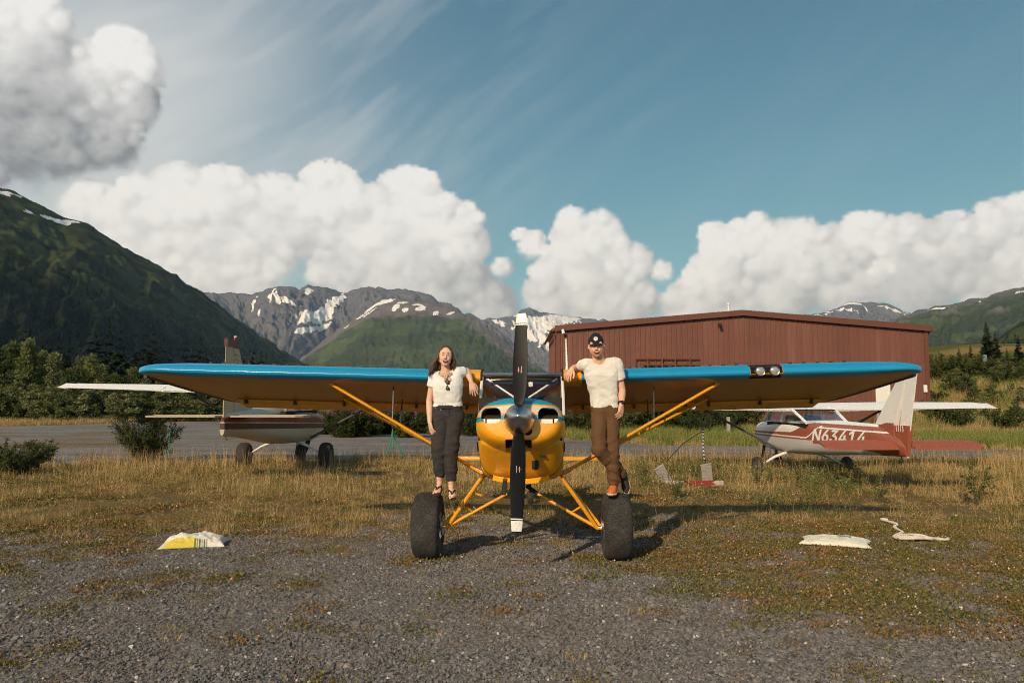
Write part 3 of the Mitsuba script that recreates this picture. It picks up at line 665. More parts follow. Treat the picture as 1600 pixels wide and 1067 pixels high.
    # wings
    for s, side in ((-1, 'left'), (1, 'right')):
        w = add('wing', mirror(solid_cap([wing_ring(x) for x in (.455, 1.2, 2.0, 2.8, 3.4, 3.75, 3.85, 3.95, 4.05, 4.13, 4.2, 4.26, 4.32, 4.37, 4.41, 4.45, 4.475)]), s), 'yellow_paint', t, smooth=40)
        xs_ = [3.70, 3.85, 3.95, 4.05, 4.13, 4.2, 4.26, 4.32, 4.37, 4.41, 4.45, 4.475]
        add('wing_tip', mirror(tube([wing_ring(x)[0] + [0, -.01, .004] for x in xs_], np.interp(np.arange(len(xs_)), [0, 2, len(xs_) - 1], [.006, .022, .030]), 8), s), 'tip_paint', w, smooth=40)
        le_x = [.68, 1.4, 2.2, 3.0, 3.75, 3.9, 4.05, 4.13, 4.2, 4.26, 4.32, 4.37, 4.41, 4.45, 4.48]
        if s > 0:
            segs = [[x for x in le_x if x < 2.55] + [2.555], [2.915] + [x for x in le_x if x > 2.95]]
        else:
            segs = [le_x]
        for q in segs:
            caps = loft([wing_ring(x, .115, .125, .003) for x in q], False, False)
            if caps.face_normals[np.argmin(caps.triangles_center[:, 1])][1] > 0: caps.invert()
            add('leading_edge', mirror(caps, s), 'blue_paint', w, smooth=60)
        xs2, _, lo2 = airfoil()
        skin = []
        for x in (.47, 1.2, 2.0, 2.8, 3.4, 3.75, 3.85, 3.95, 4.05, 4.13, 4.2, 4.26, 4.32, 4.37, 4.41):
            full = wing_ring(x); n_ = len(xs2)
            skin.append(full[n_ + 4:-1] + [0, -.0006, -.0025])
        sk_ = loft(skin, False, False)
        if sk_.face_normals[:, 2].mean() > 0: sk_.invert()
        for x in np.arange(.9, 3.75, .42):      # rib tapes under the fabric, in the same shade-darkened yellow
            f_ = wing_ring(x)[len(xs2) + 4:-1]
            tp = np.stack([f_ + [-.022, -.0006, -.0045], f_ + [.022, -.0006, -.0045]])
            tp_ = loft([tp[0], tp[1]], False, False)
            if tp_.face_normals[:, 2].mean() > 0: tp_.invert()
            add('rib_tape', mirror(tp_, s), 'shaded_yellow_paint', w, smooth=40)
        add('shaded_lower_skin', mirror(sk_, s), 'shaded_yellow_paint', w, smooth=40)  # thin sheet added below the wing to carry the painted shade
        fair = loft([wing_ring(x, .13, .14, .010) for x in (.462, .56, .676)], False, False)
        if fair.face_normals[np.argmin(fair.triangles_center[:, 1])][1] > 0: fair.invert()
        add('root_fairing', mirror(fair, s), 'yellow_paint', w, smooth=60)
        add('root_seal', mirror(tube(wing_ring(.459, .14, .15, .012), 0.012, 6), s), 'matte_black', w)
        vg = []
        for x in np.arange(.78, 3.72, .152):
            if s > 0 and 2.52 < x < 2.95: continue
            y_, z_ = wing_point(.118, .0885, 1.52, (0.05, 1.992 + 0.027 * x))
            vg.append(moved(box((-.018, -.010, -0.004), (.018, .010, .020)), (x, y_, z_)))
        add('vortex_generators', mirror(cat(*vg), s), 'dark_metal', w, smooth=False, kind='stuff')
        # trailing edge surfaces, a finger below the wing
        for nm, x0, x1 in (('flap', .62, 2.15), ('aileron', 2.2, 3.72)):
            rr = []
            for x in (x0, x1):
                rr.append(np.array([(x, *wing_point(u, z, 1.52, (0.05, 1.992 + 0.027 * x))) for u, z in ((.80, -.016), (.815, -.008), (.84, -.008), (1.03, -.026), (1.03, -.029), (.86, -.030), (.82, -.028))]))
            add(nm, mirror(loft(rr), s), 'yellow_paint', w, smooth=False)
            for x in np.linspace(x0 + .12, x1 - .12, 3):
                y_, z_ = wing_point(.80, -.018, 1.52, (0.05, 1.992 + 0.027 * x))
                add('hinge_bracket', mirror(box((x - .012, y_ - .05, z_ - .05), (x + .012, y_ + .05, z_ + .005), .004), s), 'dark_metal', w, smooth=False)
        # struts
        zf = lambda x, u: wing_point(u, -.026, 1.52, (0.05, 1.992 + 0.027 * x))
        fy, fz = zf(2.26, .18); ry, rz_ = zf(2.26, .66)
        lo1, lo2 = np.array((.452, .12, .925)), np.array((.452, .30, .92))
        hi1, hi2 = np.array((2.26, fy, fz)), np.array((2.26, ry, rz_))
        st = add('wing_strut', mirror(tube([lo1, hi1], .019, 10, flat=((0, 1, 0), 1.9)), s), 'yellow_paint', t)
        add('strut_fitting', mirror(tube([lo1 + [-.01, 0, 0], lo1 * .95 + hi1 * .05], .026, 8), s), 'steel', st)
        add('strut_fitting', mirror(tube([hi1 * .97 + lo1 * .03, hi1 + (0, 0, .02)], .025, 8), s), 'steel', st)
        st = add('wing_strut', mirror(tube([lo2, hi2], .017, 10, flat=((0, 1, 0), 1.8)), s), 'yellow_paint', t)
        j1, j2 = lo1 * .42 + hi1 * .58, lo2 * .42 + hi2 * .58
        y1, z1 = zf(j1[0], .22); y2, z2 = zf(j2[0], .62)
        add('jury_strut', mirror(tube([j1, (j1[0] + .02, y1, z1)], .009, 6), s), 'tip_paint', t)
        add('jury_strut', mirror(tube([j2, (j2[0] + .02, y2, z2)], .009, 6), s), 'tip_paint', t)
        add('jury_strut', mirror(tube([j1, j2], .008, 6), s), 'tip_paint', t)
        # landing gear
        ax = np.array((.88, 0, .345))
        lg = add('gear_leg', mirror(tube([(.90, 0, .345), (.83, -.005, .345), (.445, -.10, .895)], .021, 10), s), 'yellow_paint', t)
        add('gear_fairing', mirror(tube([(.80, .012, .40), (.47, -.065, .87)], .017, 8), s), 'yellow_paint', lg)
        add('gear_leg', mirror(tube([ax + (0, .03, 0), (.445, .52, .875)], .019, 10), s), 'yellow_paint', t)
        sh = add('shock_strut', mirror(tube([ax + (-.03, 0, -.005), (.70, .02, .42), (.17, .12, .70)], [.021, .019, .016], 10), s), 'yellow_paint', t)
        add('shock_bungee', mirror(tube([(.17, .12, .70), (.05, .14, .79)], .024, 10), s), 'matte_black', sh)
        add('gear_brace', mirror(tube([(.66, -.035, .585), (.545, .05, .502)], .012, 8), s), 'yellow_paint', t)
        add('gear_step', mirror(tube([(.58, .25, .70), (.47, .27, .66)], .012, 8), s), 'yellow_paint', t)
        prof = [(r_, w_ * .90) for r_, w_ in [(.12, -.125), (.17, -.158), (.24, -.170), (.29, -.168), (.325, -.158), (.348, -.135), (.361, -.09), (.366, 0.0), (.361, .09), (.348, .135), (.325, .158), (.29, .168), (.24, .170), (.17, .158), (.12, .125)]]
        wx = 1.045
        wh = add('wheel', moved(lathe([(0.0, -.11), (.05, -.135), (.115, -.12), (.15, -.14), (.15, .14), (.115, .12), (.05, .135), (0, .11)], 40, 'x'), (s * wx, 0, .364)), 'steel', t)
        add('tyre', moved(lathe(prof, 80, 'x'), (s * wx, 0, .364)), 'tyre_rubber', wh, smooth=60, label='fat worn black bush tyre')
        add('brake_disc', moved(lathe([(0.06, -.01), (.11, -.01), (.11, .01), (.06, .01)], 32, 'x'), (s * .885, 0, .364)), 'steel', wh)
        add('axle', tube([(s * .84, 0, .35), (s * 1.15, 0, .364)], .02, 10), 'steel', wh)
    # landing lights in the right wing's leading edge
    hs = loft([wing_ring(x, .10, .118, .001) for x in (2.558, 2.65, 2.75, 2.85, 2.912)], False, False)
    if hs.face_normals[np.argmin(hs.triangles_center[:, 1])][1] > 0: hs.invert()
    hb = add('light_housing', hs, 'black_paint', t, smooth=60)
    for x in (2.66, 2.82):
        z0 = 1.992 + 0.027 * x
        lt = add('landing_light', moved(lathe([(0, -.006), (.022, -.010), (.040, -.014), (.048, -.018), (.053, -.014), (.053, .05), (0, .05)], 36), (x, .045, z0 + 0.005)), 'steel', hb)
        add('lens', moved(lathe([(0, -.030), (.02, -.029), (.043, -.020), (.045, -.012), (0, -.012)], 30), (x, .045, z0 + 0.005)), 'lamp_glass', lt)
    add('antenna', tube([(.52, .5, 2.08), (.52, .52, 2.16), (.512, .55, 2.48)], [.022, .013, .007], 8), 'white_paint', t, label='white whip antenna on the wing root')
    # propeller
    hub = np.array((0.0, -.95, 1.47))
    def blade(sg):
        rr = np.concatenate([np.linspace(.10, .972, 34), [.984, .993], np.linspace(1.02, 1.095, 4)]); V = []
        for r in rr:
            f = r / 1.1
            c = np.interp(f, [.09, .16, .3, .5, .75, .92, .975, 1.0], [.085, .135, .170, .168, .142, .116, .106, .092])
            th_ = np.interp(f, [.09, .2, .5, 1], [.062, .036, .020, .008]); tw = math.radians(np.interp(f, [.09, .3, .6, 1], [42, 31, 21, 15]))
            a = np.arange(20) * 2 * np.pi / 20
            u = np.cos(a) * c / 2; v = np.sin(a) * th_ / 2 * (1 - 0.35 * np.cos(a)) + 0.10 * th_ * (1 - np.cos(a) ** 2)
            V.append(np.stack([u * math.cos(tw) - v * math.sin(tw), -(u * math.sin(tw) + v * math.cos(tw)), np.full(20, r)], 1))
        return V
    yaw = math.radians(1.0)
    pr = thing_part = add('propeller_hub', eng(moved(lathe([(0, -.05), (.07, -.05), (.07, .06), (0, .06)], 24), hub)), 'black_paint', t)
    for sg in (1, -1):
        V = blade(sg)
        def fin_(mesh):
            m = tm(mesh).copy()
            if sg < 0: m.vertices[:, [0, 2]] *= -1
            m.vertices = np.stack([m.vertices[:, 0] * math.cos(yaw) + m.vertices[:, 2] * math.sin(yaw), m.vertices[:, 1], -m.vertices[:, 0] * math.sin(yaw) + m.vertices[:, 2] * math.cos(yaw)], 1)
            m.apply_translation(hub)
            return eng(m)
        k1, k2, k3 = 36, 35, 34
        def part(i, j, grow=0.0):
            return loft([np.array(v) * [1 + grow, 1 + grow, 1] for v in V[i:j + 1]])
        b = add('propeller_blade', fin_(part(0, 33)), 'black_paint', t, smooth=50)
        add('blade_band', fin_(part(33, 34, 0.004)), 'white_paint', b, smooth=50)
        add('blade_gap', fin_(part(34, 34 + 1, 0.0)), 'black_paint', b, smooth=50) if False else None
        add('blade_tip', fin_(part(35, 39, 0.002)), 'white_paint', b, smooth=50, label='white painted blade tip')
        add('blade_root', fin_(part(34, 35, 0.001)), 'black_paint', b, smooth=50)
        # the small maker's mark half way out: a rule and an arrow-like cross
        tw = math.radians(25)
        def mk(lo, hi): return moved(box((lo[0], -.0165, lo[1]), (hi[0], -.0145, hi[1])), rz=-tw)
        z0 = .50
        add('blade_mark', fin_(cat(mk((.018, z0 - .035), (.023, z0 + .035)), mk((-.012, z0 - .028), (-.007, z0 + .028)))), 'white_paint', b, smooth=False)
        add('blade_mark', fin_(cat(mk((-.028, z0 - .004), (.009, z0 + .004)), mk((-.018, z0 - .012), (-.001, z0 - .006)))), 'red_paint', b, smooth=False)
    add('spinner', eng(moved(lathe([(0, -.245), (.016, -.243), (.045, -.226), (.078, -.195), (.108, -.150), (.130, -.100), (.145, -.045), (.152, .01), (.154, .05), (.150, .055), (0, .055)], 72), hub)), 'polished', t, smooth=40)
    # tail
    def surf(pts, th_):
        pts = np.array(pts, float); c = pts.mean(0)
        up = pts + [0, 0, th_]; a = (pts - c) * .97 + c
        return loft([a + [0, 0, -th_], pts, a + [0, 0, th_]])
    for s in (-1, 1):
        add('tailplane', mirror(surf([(.04, 4.02, .82), (1.0, 4.10, .82), (1.3, 4.2, .82), (1.42, 4.33, .82), (1.42, 4.45, .82), (.04, 4.45, .82)], .022), s), 'yellow_paint', t)
        add('elevator', mirror(surf([(.04, 4.46, .815), (1.42, 4.46, .815), (1.38, 4.65, .80), (1.1, 4.78, .795), (.3, 4.80, .795), (.06, 4.72, .80)], .018), s), 'yellow_paint', t)
        add('tail_wire', mirror(tube([(.05, 4.2, .56), (.8, 4.3, .80)], .004, 4), s), 'steel', t)
        add('tail_wire', mirror(tube([(.02, 4.45, 1.3), (.8, 4.3, .84)], .004, 4), s), 'steel', t)
    fin = np.array([(0, 3.75, .95), (0, 4.05, 1.35), (0, 4.3, 1.52), (0, 4.55, 1.55), (0, 4.60, .88)])
    add('fin', loft([fin + [-.02, 0, 0], fin + [.02, 0, 0]]), 'yellow_paint', t, smooth=False)
    rud = np.array([(0, 4.61, 1.55), (0, 4.85, 1.45), (0, 4.98, 1.1), (0, 4.9, .65), (0, 4.66, .5)])
    add('rudder', loft([rud + [-.018, 0, 0], rud + [.018, 0, 0]]), 'yellow_paint', t, smooth=False)
    add('tail_spring', tube([(0, 4.3, .56), (0, 4.75, .30), (0, 4.85, .15)], .018, 8), 'dark_metal', t)
    add('tail_wheel', moved(lathe([(0, -.04), (.05, -.05), (.11, -.045), (.125, 0), (.11, .045), (.05, .05), (0, .04)], 28, 'x'), (0, 4.9, .125)), 'tyre_rubber', t)
    return t
bush_plane()

# ---------------------------------------------------------------- the two parked light aircraft
bsdf('dark_glass', (0.012, 0.016, 0.02), 0.06, specular=0.6)
bsdf('aircraft_white', (0.78, 0.78, 0.76), 0.35, **PAINT)
bsdf('faded_brown', (0.30, 0.088, 0.048), 0.55, specular=0.4)
bsdf('cream_paint', (0.40, 0.33, 0.235), 0.5, specular=0.3)
bsdf('maroon_paint', (0.055, 0.008, 0.007), 0.4, specular=0.4)
bsdf('beacon_red', (0.11, 0.008, 0.008), 0.25)
bsdf('grey_tube', (0.10, 0.10, 0.105), 0.5)
bsdf('old_rubber', (0.035, 0.031, 0.029), 0.85)

def lerp_profile(prof, y):
    ys = [q[0] for q in prof]
    return [np.interp(y, ys, [q[k] for q in prof]) for k in (1, 2, 3, 4)]

def light_plane(loc, rz, P):
    """A parked high-wing tricycle aircraft heading along +y; origin on the ground under the main wheels."""
    frame(loc, rz)
    t = thing('light_aircraft', P['label'], 'airplane')
    prof = P['body']
    ys = np.unique(np.concatenate([[q[0] for q in prof], np.linspace(prof[0][0], prof[-1][0], 40)]))
    rings = []
    for y in ys:
        hw, zb, zt, p = lerp_profile(prof, y)
        rings.append(superring(y, 0, (zb + zt) / 2, hw, (zt - zb) / 2, (zt - zb) / 2, p, 48))
    body = add('fuselage', loft(rings), P['body_mat'], t, smooth=45)
    def side(y, z):
        hw, zb, zt, p = lerp_profile(prof, y)
        q = np.clip(np.abs(z - (zb + zt) / 2) / ((zt - zb) / 2), 0, 1)
        return hw * (1 - q ** p) ** (1 / p)
    # cabin top between body and wing: posts, panes
    cb, zw, wy0, wy1 = P['cabin'], P['wing_z'], P['wing_y'][0], P['wing_y'][1]
    hwc, zc = cb['hw'], cb['z']
    fy, ry, ey = cb['front'], cb['mid'], cb['rear']      # windscreen foot, rear window start at roof, its foot
    ftop, rtop = fy - 0.42, ry
    corner = lambda s, y, z, k=1.0: (s * hwc * k, y, z)
    add('cabin_floor', box((-hwc * .9, ey + .1, zc - .12), (hwc * .9, fy - .05, zc - .02)), 'matte_black', t, smooth=False)
    for s in (-1, 1):
        for a, b, nm in (((fy, zc), (ftop, zw), 'windscreen_post'), ((fy - .62, zc), (fy - .62, zw), 'door_post'), ((cb['door'], zc), (cb['door'], zw), 'door_post'), ((ry, zw), (ey, zc), 'rear_post')):
            add(nm, tube([corner(s, a[0], a[1]), corner(s, b[0], b[1], .92)], 0.035, 8), 'aircraft_white' if P['kind'] else 'cream_paint', t)
        add('door_window', loft([np.array([corner(s, fy - .60, zc - .01, .99), corner(s, cb['door'], zc - .01, .99)]), np.array([corner(s, fy - .60, zw, .91), corner(s, cb['door'], zw, .91)])], False, False), 'pane_two', t, smooth=False)
        add('side_window', loft([np.array([corner(s, cb['door'], zc - .01, .99), corner(s, ey, zc - .01, .99)]), np.array([corner(s, cb['door'], zw, .91), corner(s, ry, zw, .91)])], False, False), 'pane_two', t, smooth=False)
        add('front_window', loft([np.array([corner(s, fy, zc - .01, .99), corner(s, fy - .60, zc - .01, .99)]), np.array([corner(s, ftop, zw, .91), corner(s, fy - .60, zw, .91)])], False, False), 'pane_two', t, smooth=False)
    add('windscreen', loft([np.array([corner(-1, fy, zc), corner(-.5, fy + .1, zc), corner(.5, fy + .1, zc), corner(1, fy, zc)]), np.array([corner(-1, ftop, zw, .9), corner(-.5, ftop + .05, zw, .9), corner(.5, ftop + .05, zw, .9), corner(1, ftop, zw, .9)])], False, False), 'pane_two', t, smooth=False)
    add('rear_window', loft([np.array([corner(-1, ey, zc), corner(-.4, ey - .08, zc + .03), corner(.4, ey - .08, zc + .03), corner(1, ey, zc)]), np.array([corner(-1, ry, zw, .9), corner(-.4, ry, zw, .9), corner(.4, ry, zw, .9), corner(1, ry, zw, .9)])], False, False), 'pane_two', t, smooth=False)
    for x in (-.24, .24):
        add('seat', box((x - .2, cb['door'] - .15, zc - .1), (x + .2, cb['door'] - .02, zc + .5 * (zw - zc)), .04), 'grey_tube', t)
    add('headliner', box((-hwc * .86, ey + .55, zw - .05), (hwc * .86, fy - .45, zw - .02)), 'matte_black', t, smooth=False)
    # wing: two panels and a centre section
    xs, up, lo = airfoil()
    def ring(x, y0, c, z, k=1.0):
        pts = [(u, h) for u, h in zip(xs[::-1], up[::-1])] + [(u, h) for u, h in zip(xs[1:], lo[1:])]
        return np.array([(x, y0 - u * c, z + h * c * k * 0.95 - u * c * 0.035) for u, h in pts])
    half, ch, ct, dih = P['half'], P['chord'], P['tip_chord'], P['dih']
    for s in (-1, 1):
        def z_at(x): return zw + dih * max(x - .5, 0)
        rr = [ring(.02, wy1, ch, zw), ring(.5, wy1, ch, zw), ring(half * .5, wy1, ch, z_at(half * .5)), ring(half - .25, wy1 - .10, ct, z_at(half - .25))]
        w = add('wing', mirror(loft(rr), s), P['wing_mat'], t, smooth=40)
        tip = [ring(half - .249, wy1 - .10, ct, z_at(half - .25)), ring(half - .1, wy1 - .16, ct - .12, z_at(half) - .005, .8), ring(half, wy1 - .34, ct - .5, z_at(half) - .03, .4)]
        add('wing_tip', mirror(loft(tip), s), P['tip_mat'], w, smooth=40)
        for nm, x0, x1 in (('flap', .6, half * .5), ('aileron', half * .5 + .04, half - .4)):
            a = wy1 - ch * .76
            c0 = [(x, wy1 - ch * u + (0 if x < half * .6 else -.02), z_at(x) + h) for x in (x0, x1) for u, h in ((.765, .052 * ch), (1.0, -.03), (1.0, -.036), (.77, -.03))]
            add(nm, mirror(loft([np.array(c0[:4]), np.array(c0[4:])]), s), P['wing_mat'], w, smooth=False)
        st0 = np.array((hwc * .96, P['strut_y'], P['strut_z'])); st1 = np.array((half * P['strut_at'], wy1 - ch * .33, z_at(half * P['strut_at']) - .03))
        add('wing_strut', mirror(tube([st0, st1], .030, 8, flat=((0, 1, 0), 1.8)), s), P['strut_mat'], t)
        # main gear: spring leg and fat tyre
        gx_, r_, tw = P['track'] / 2, P['tyre'], P['tyre_w']
        add('gear_leg', mirror(tube([(hwc * .55, 0.05, P['belly'] + .04), (gx_ * .6, .03, (P['belly'] + r_) * .5 + .06), (gx_ - .08, 0, r_)], [.045, .036, .026], 8, flat=((0, 1, 0), 1.8)), s), P['leg_mat'], t)
        wh = add('wheel', moved(lathe([(0, -tw * .4), (r_ * .45, -tw * .42), (r_ * .45, tw * .42), (0, tw * .4)], 28, 'x'), (s * gx_, 0, r_)), 'grey_tube', t)
        pr = [(r_ * .4, -tw * .36), (r_ * .62, -tw * .5), (r_ * .84, -tw * .48), (r_ * .96, -tw * .32), (r_, 0), (r_ * .96, tw * .32), (r_ * .84, tw * .48), (r_ * .62, tw * .5), (r_ * .4, tw * .36)]
        add('tyre', moved(lathe(pr, 40, 'x'), (s * gx_, 0, r_)), 'old_rubber', wh)
    ny, nr = P['nose_y'], P['nose_tyre']
    add('nose_strut', tube([(0, ny + .1, P['belly'] + .25), (0, ny, nr * 1.9), (0, ny, nr)], .045, 10), 'grey_tube', t)
    add('nose_fork', cat(tube([(-.11, ny, nr), (-.11, ny, nr * 2.05), (.11, ny, nr * 2.05), (.11, ny, nr)], .02, 6)), 'grey_tube', t)
    pr = [(nr * .3, -.08), (nr * .6, -.1), (nr * .85, -.09), (nr, 0), (nr * .85, .09), (nr * .6, .1), (nr * .3, .08)]
    add('nose_tyre', moved(lathe(pr, 36, 'x'), (0, ny, nr)), 'old_rubber', t)
    # nose: spinner and two blades
    yn = prof[-1][0]; zn = (prof[-1][2] + prof[-1][3]) / 2
    add('spinner', moved(lathe([(0.16, 0), (.155, .08), (.11, .2), (.04, .28), (0, .29)], 24), (0, yn, zn)), P['body_solid'], t)
    for s in (-1, 1):
        add('propeller_blade', loft([np.array([(s * r * .20 + zx, yn + .06 + wd * .05, zn + s * r * .96 + zx * .2) for zx, wd in ((-c, -1), (0, -.2), (c, 1), (0, .4))]) for r, c in ((.14, .05), (.4, .07), (.75, .06), (.92, .03))]), 'dark_metal', t, smooth=False)
    # tail
    TF = P['fin']
    def slab(pts, th_):
        pts = np.array(pts, float); th_ = np.broadcast_to(th_, (len(pts),))
        a = pts.copy(); a[:, 0] -= th_; b = pts.copy(); b[:, 0] += th_
        m = loft([a, b]); return m
    fth = [.05, .03, .02, .02, .05]
    f1 = add('fin', slab([(0, *q) for q in TF['fin']], [.045, .02, .02, .045]), TF['mat'], t, smooth=False)
    r1 = add('rudder', slab([(0, *q) for q in TF['rudder']], [.04, .018, .006, .01, .02]), TF['mat'], t, smooth=False)
    if TF.get('base_mat'):
        add('fin_base', slab([(0, *q) for q in TF['base']], [.056, .058, .058, .056]), TF['base_mat'], t, smooth=False)
        add('rudder_base', slab([(0, *q) for q in TF['rbase']], [.052, .052, .03, .03]), TF['base_mat'], t, smooth=False)
    for k in range(TF.get('ribs', 0)):      # pressed beads across the skin
        z = TF['fin'][0][1] + .10 + k * .11
        for nm, q in (('rudder_bead', TF['rudder']), ('fin_bead', TF['fin'])):
            y0 = np.interp(z, [q[0][1], q[1][1]], [q[0][0], q[1][0]]); y1 = q[-1][0] if nm == 'fin_bead' else q[2][0]
            y1 = np.interp(z, [q[-1][1], q[-2][1]], [q[-1][0], q[-2][0]])
            if z < min(q[1][1], q[-2][1]) - .05:
                add(nm, box((-.047, min(y0, y1) + .03, z), (.047, max(y0, y1) - .03, z + .018)), TF['mat'], r1 if nm[0] == 'r' else f1, smooth=False)
    if TF.get('cap'):
        add('fin_cap', slab([(0, *q) for q in TF['cap']], [.05, .05, .04, .04]), 'maroon_paint', t, smooth=False)
        bx, bz = TF['beacon']
        be = add('beacon', moved(lathe([(.035, 0), (.042, .02), (.042, .05), (.03, .08), (0, .09)], 20, 'z'), (0, bx, bz)), 'beacon_red', t)
        add('beacon_top', moved(lathe([(.035, 0), (.02, .03), (0, .035)], 16, 'z'), (0, bx, bz + .085)), 'white_metal', be)
    S = P['stab']
    for s in (-1, 1):
        pts = np.array([(.04, S['y1'], S['z']), (S['half'] - .15, S['y1'] - S['sweep'], S['z']), (S['half'], S['y1'] - S['sweep'] - .12, S['z']), (S['half'], S['ym'], S['z']), (.04, S['ym'], S['z'])])
        a = pts + [0, 0, -.045 * .6]; b = pts + [0, 0, .03]; b2 = pts.copy(); b2[:, 2] += .03
        add('tailplane', mirror(loft([a, b]), s), S['mat'], t, smooth=False)
        pts = np.array([(.08, S['ym'] - .012, S['z']), (S['half'] + .02, S['ym'] - .012, S['z']), (S['half'] + .02, S['y0'] + .12, S['z'] - S['droop'] * .8), (S['half'] - .12, S['y0'], S['z'] - S['droop']), (.16, S['y0'] + .02, S['z'] - S['droop'])])
        add('elevator', mirror(loft([pts + [0, 0, -.016], pts + [0, 0, .020]]), s), S['mat'], t, smooth=False)
    add('tail_ring', tube([(0, prof[0][0] + .25, prof[0][2] + .03), (0, prof[0][0] + .22, prof[0][2] - .10), (0, prof[0][0] + .32, prof[0][2] - .10)], .014, 6), 'dark_metal', t)
    for w in P.get('marks', ()):
        m = meshkit.text_mesh(w['text'], w['h'], 0.004, True)
        v = m.vertices.copy()
        x_, z_, d_ = v[:, 0] + w.get('slant', 0) * v[:, 1], v[:, 1], v[:, 2]
        x_ = x_ * w.get('wide', 1)
        y = w['y'] - x_; z = w['z'] + z_ + w.get('rise', 0) * x_
        m2 = trimesh.Trimesh(v, m.faces, process=False)
        m2 = m2.subdivide_to_size(0.15) if hasattr(m2, 'subdivide_to_size') else m2
        v = m2.vertices; x_ = (v[:, 0] + w.get('slant', 0) * v[:, 1]) * w.get('wide', 1); z_ = v[:, 1]; d_ = v[:, 2]
        y = w['y'] - x_; z = w['z'] + z_ + w.get('rise', 0) * x_
        xx = -np.array([side(a, b) for a, b in zip(y, z)]) - .003 - d_
        add('registration_number', trimesh.Trimesh(np.stack([xx, y, z], 1), m2.faces, process=False), 'aircraft_white', body, smooth=False, label='white registration number N63414')
    return t, side
add_wire = None
scene['pane_two'] = {'type': 'thindielectric', 'int_ior': 1.55}

# the white and brown one, right: origin of its frame
RP = (7.35, 20.35, -0.06)
def brown_scheme(p, n, uv):
    s = p.y - RP[1]; z = p.z - RP[2]
    up_ = mi.Float(0) + dr.select(s < -1.6, 1.30 + 0.012 * (s + 5), dr.select(s < -0.6, 1.33 - 0.24 * smoothstep(-1.6, -0.6, s), 1.09 - 0.0 * s))
    up_ = dr.select(s > -0.6, 1.09 - 0.02 * (s + 0.6), up_)
    low = dr.select(s < -2.2, 0.93 + 0.075 * (s + 2.2), 0.93)
    low = dr.select(s < -4.2, 0.70, low)
    wht, brn = mi.Color3f(0.78, 0.78, 0.76), mi.Color3f(0.30, 0.088, 0.048)
    gre = mi.Color3f(0.50, 0.50, 0.50)
    e = 0.004
    c = mix(gre, brn, smoothstep(low - e, low + e, z))
    c = mix(c, wht, smoothstep(up_ - e, up_ + e, z))
    l1 = dr.select(s > -1.4, dr.abs(z - (low + 0.055)), dr.abs(z - (0.985 + 0.28 * smoothstep(-1.4, -2.1, s))) + dr.select(s < -2.1, 1.0, 0.0))
    c = mix(c, wht, 1 - smoothstep(0.014, 0.018, l1))
    c = mix(c, wht, dr.select(s < -2.0, 1 - smoothstep(0.014, 0.018, dr.abs(z - up_ + 0.10)), 0.0))
    return c
bsdf('brown_scheme', proc(brown_scheme), 0.38, **PAINT)
light_plane(RP, math.radians(2.0), dict(
    kind=1, label='white and brown light aircraft parked on the grass at the right, seen from behind', body_mat='brown_scheme', body_solid='aircraft_white',
    body=[(-5.1, .05, .76, .98, 2.2), (-4.9, .09, .76, 1.10, 2.4), (-4.0, .17, .73, 1.36, 2.6), (-3.0, .28, .68, 1.38, 2.8), (-2.0, .40, .61, 1.40, 3.0), (-1.2, .50, .57, 1.385, 3.6), (-.4, .53, .54, 1.36, 4), (.6, .53, .54, 1.35, 4), (1.15, .52, .55, 1.34, 3.6), (1.6, .49, .58, 1.34, 3.2), (2.1, .45, .66, 1.30, 3.0), (2.35, .38, .74, 1.22, 2.6), (2.42, .26, .82, 1.14, 2.4)],
    cabin=dict(hw=.53, z=1.33, front=1.15, mid=-.75, rear=-1.55, door=-.05), wing_z=1.66, wing_y=(-.55, 1.0), half=5.1, chord=1.6, tip_chord=1.2, dih=.012, wing_mat='aircraft_white', tip_mat='aircraft_white',
    strut_y=.45, strut_z=.66, strut_at=.47, strut_mat='grey_tube', track=2.3, tyre=.225, tyre_w=.17, belly=.54, leg_mat='white_metal', nose_y=1.75, nose_tyre=.19,
    fin=dict(mat='aircraft_white', base_mat='faded_brown', fin=[(-3.95, 1.36), (-4.98, 2.38), (-5.20, 2.38), (-4.72, 1.36)], rudder=[(-4.74, .85), (-5.22, 2.40), (-5.55, 2.40), (-5.20, 1.2), (-5.10, .75)],
             base=[(-3.9, 1.30), (-4.42, 1.40), (-4.70, 1.40), (-4.72, .84)], rbase=[(-4.75, 1.36), (-5.24, 1.36), (-5.11, .77), (-4.75, .80)]),
    stab=dict(half=1.53, y1=-4.05, ym=-4.72, y0=-5.12, z=1.02, sweep=.22, droop=.10, mat='faded_brown'),
    marks=[dict(text='N63414', h=.26, y=-1.66, z=.935, slant=.22, wide=1.50, rise=.0)]))
frame(RP, math.radians(2.0))
add('antenna_wire', tube([(0, -5.05, 2.39), (.1, -.4, 1.80)], .006, 5), 'white_metal', 'light_aircraft')
for k in range(4):      # short white ticks on the rudder
    add('rudder_tick', box((-.058, -4.82 - k * .08, 1.24), (-.0545, -4.80 - k * .08, 1.37)), 'aircraft_white', 'light_aircraft', smooth=False)

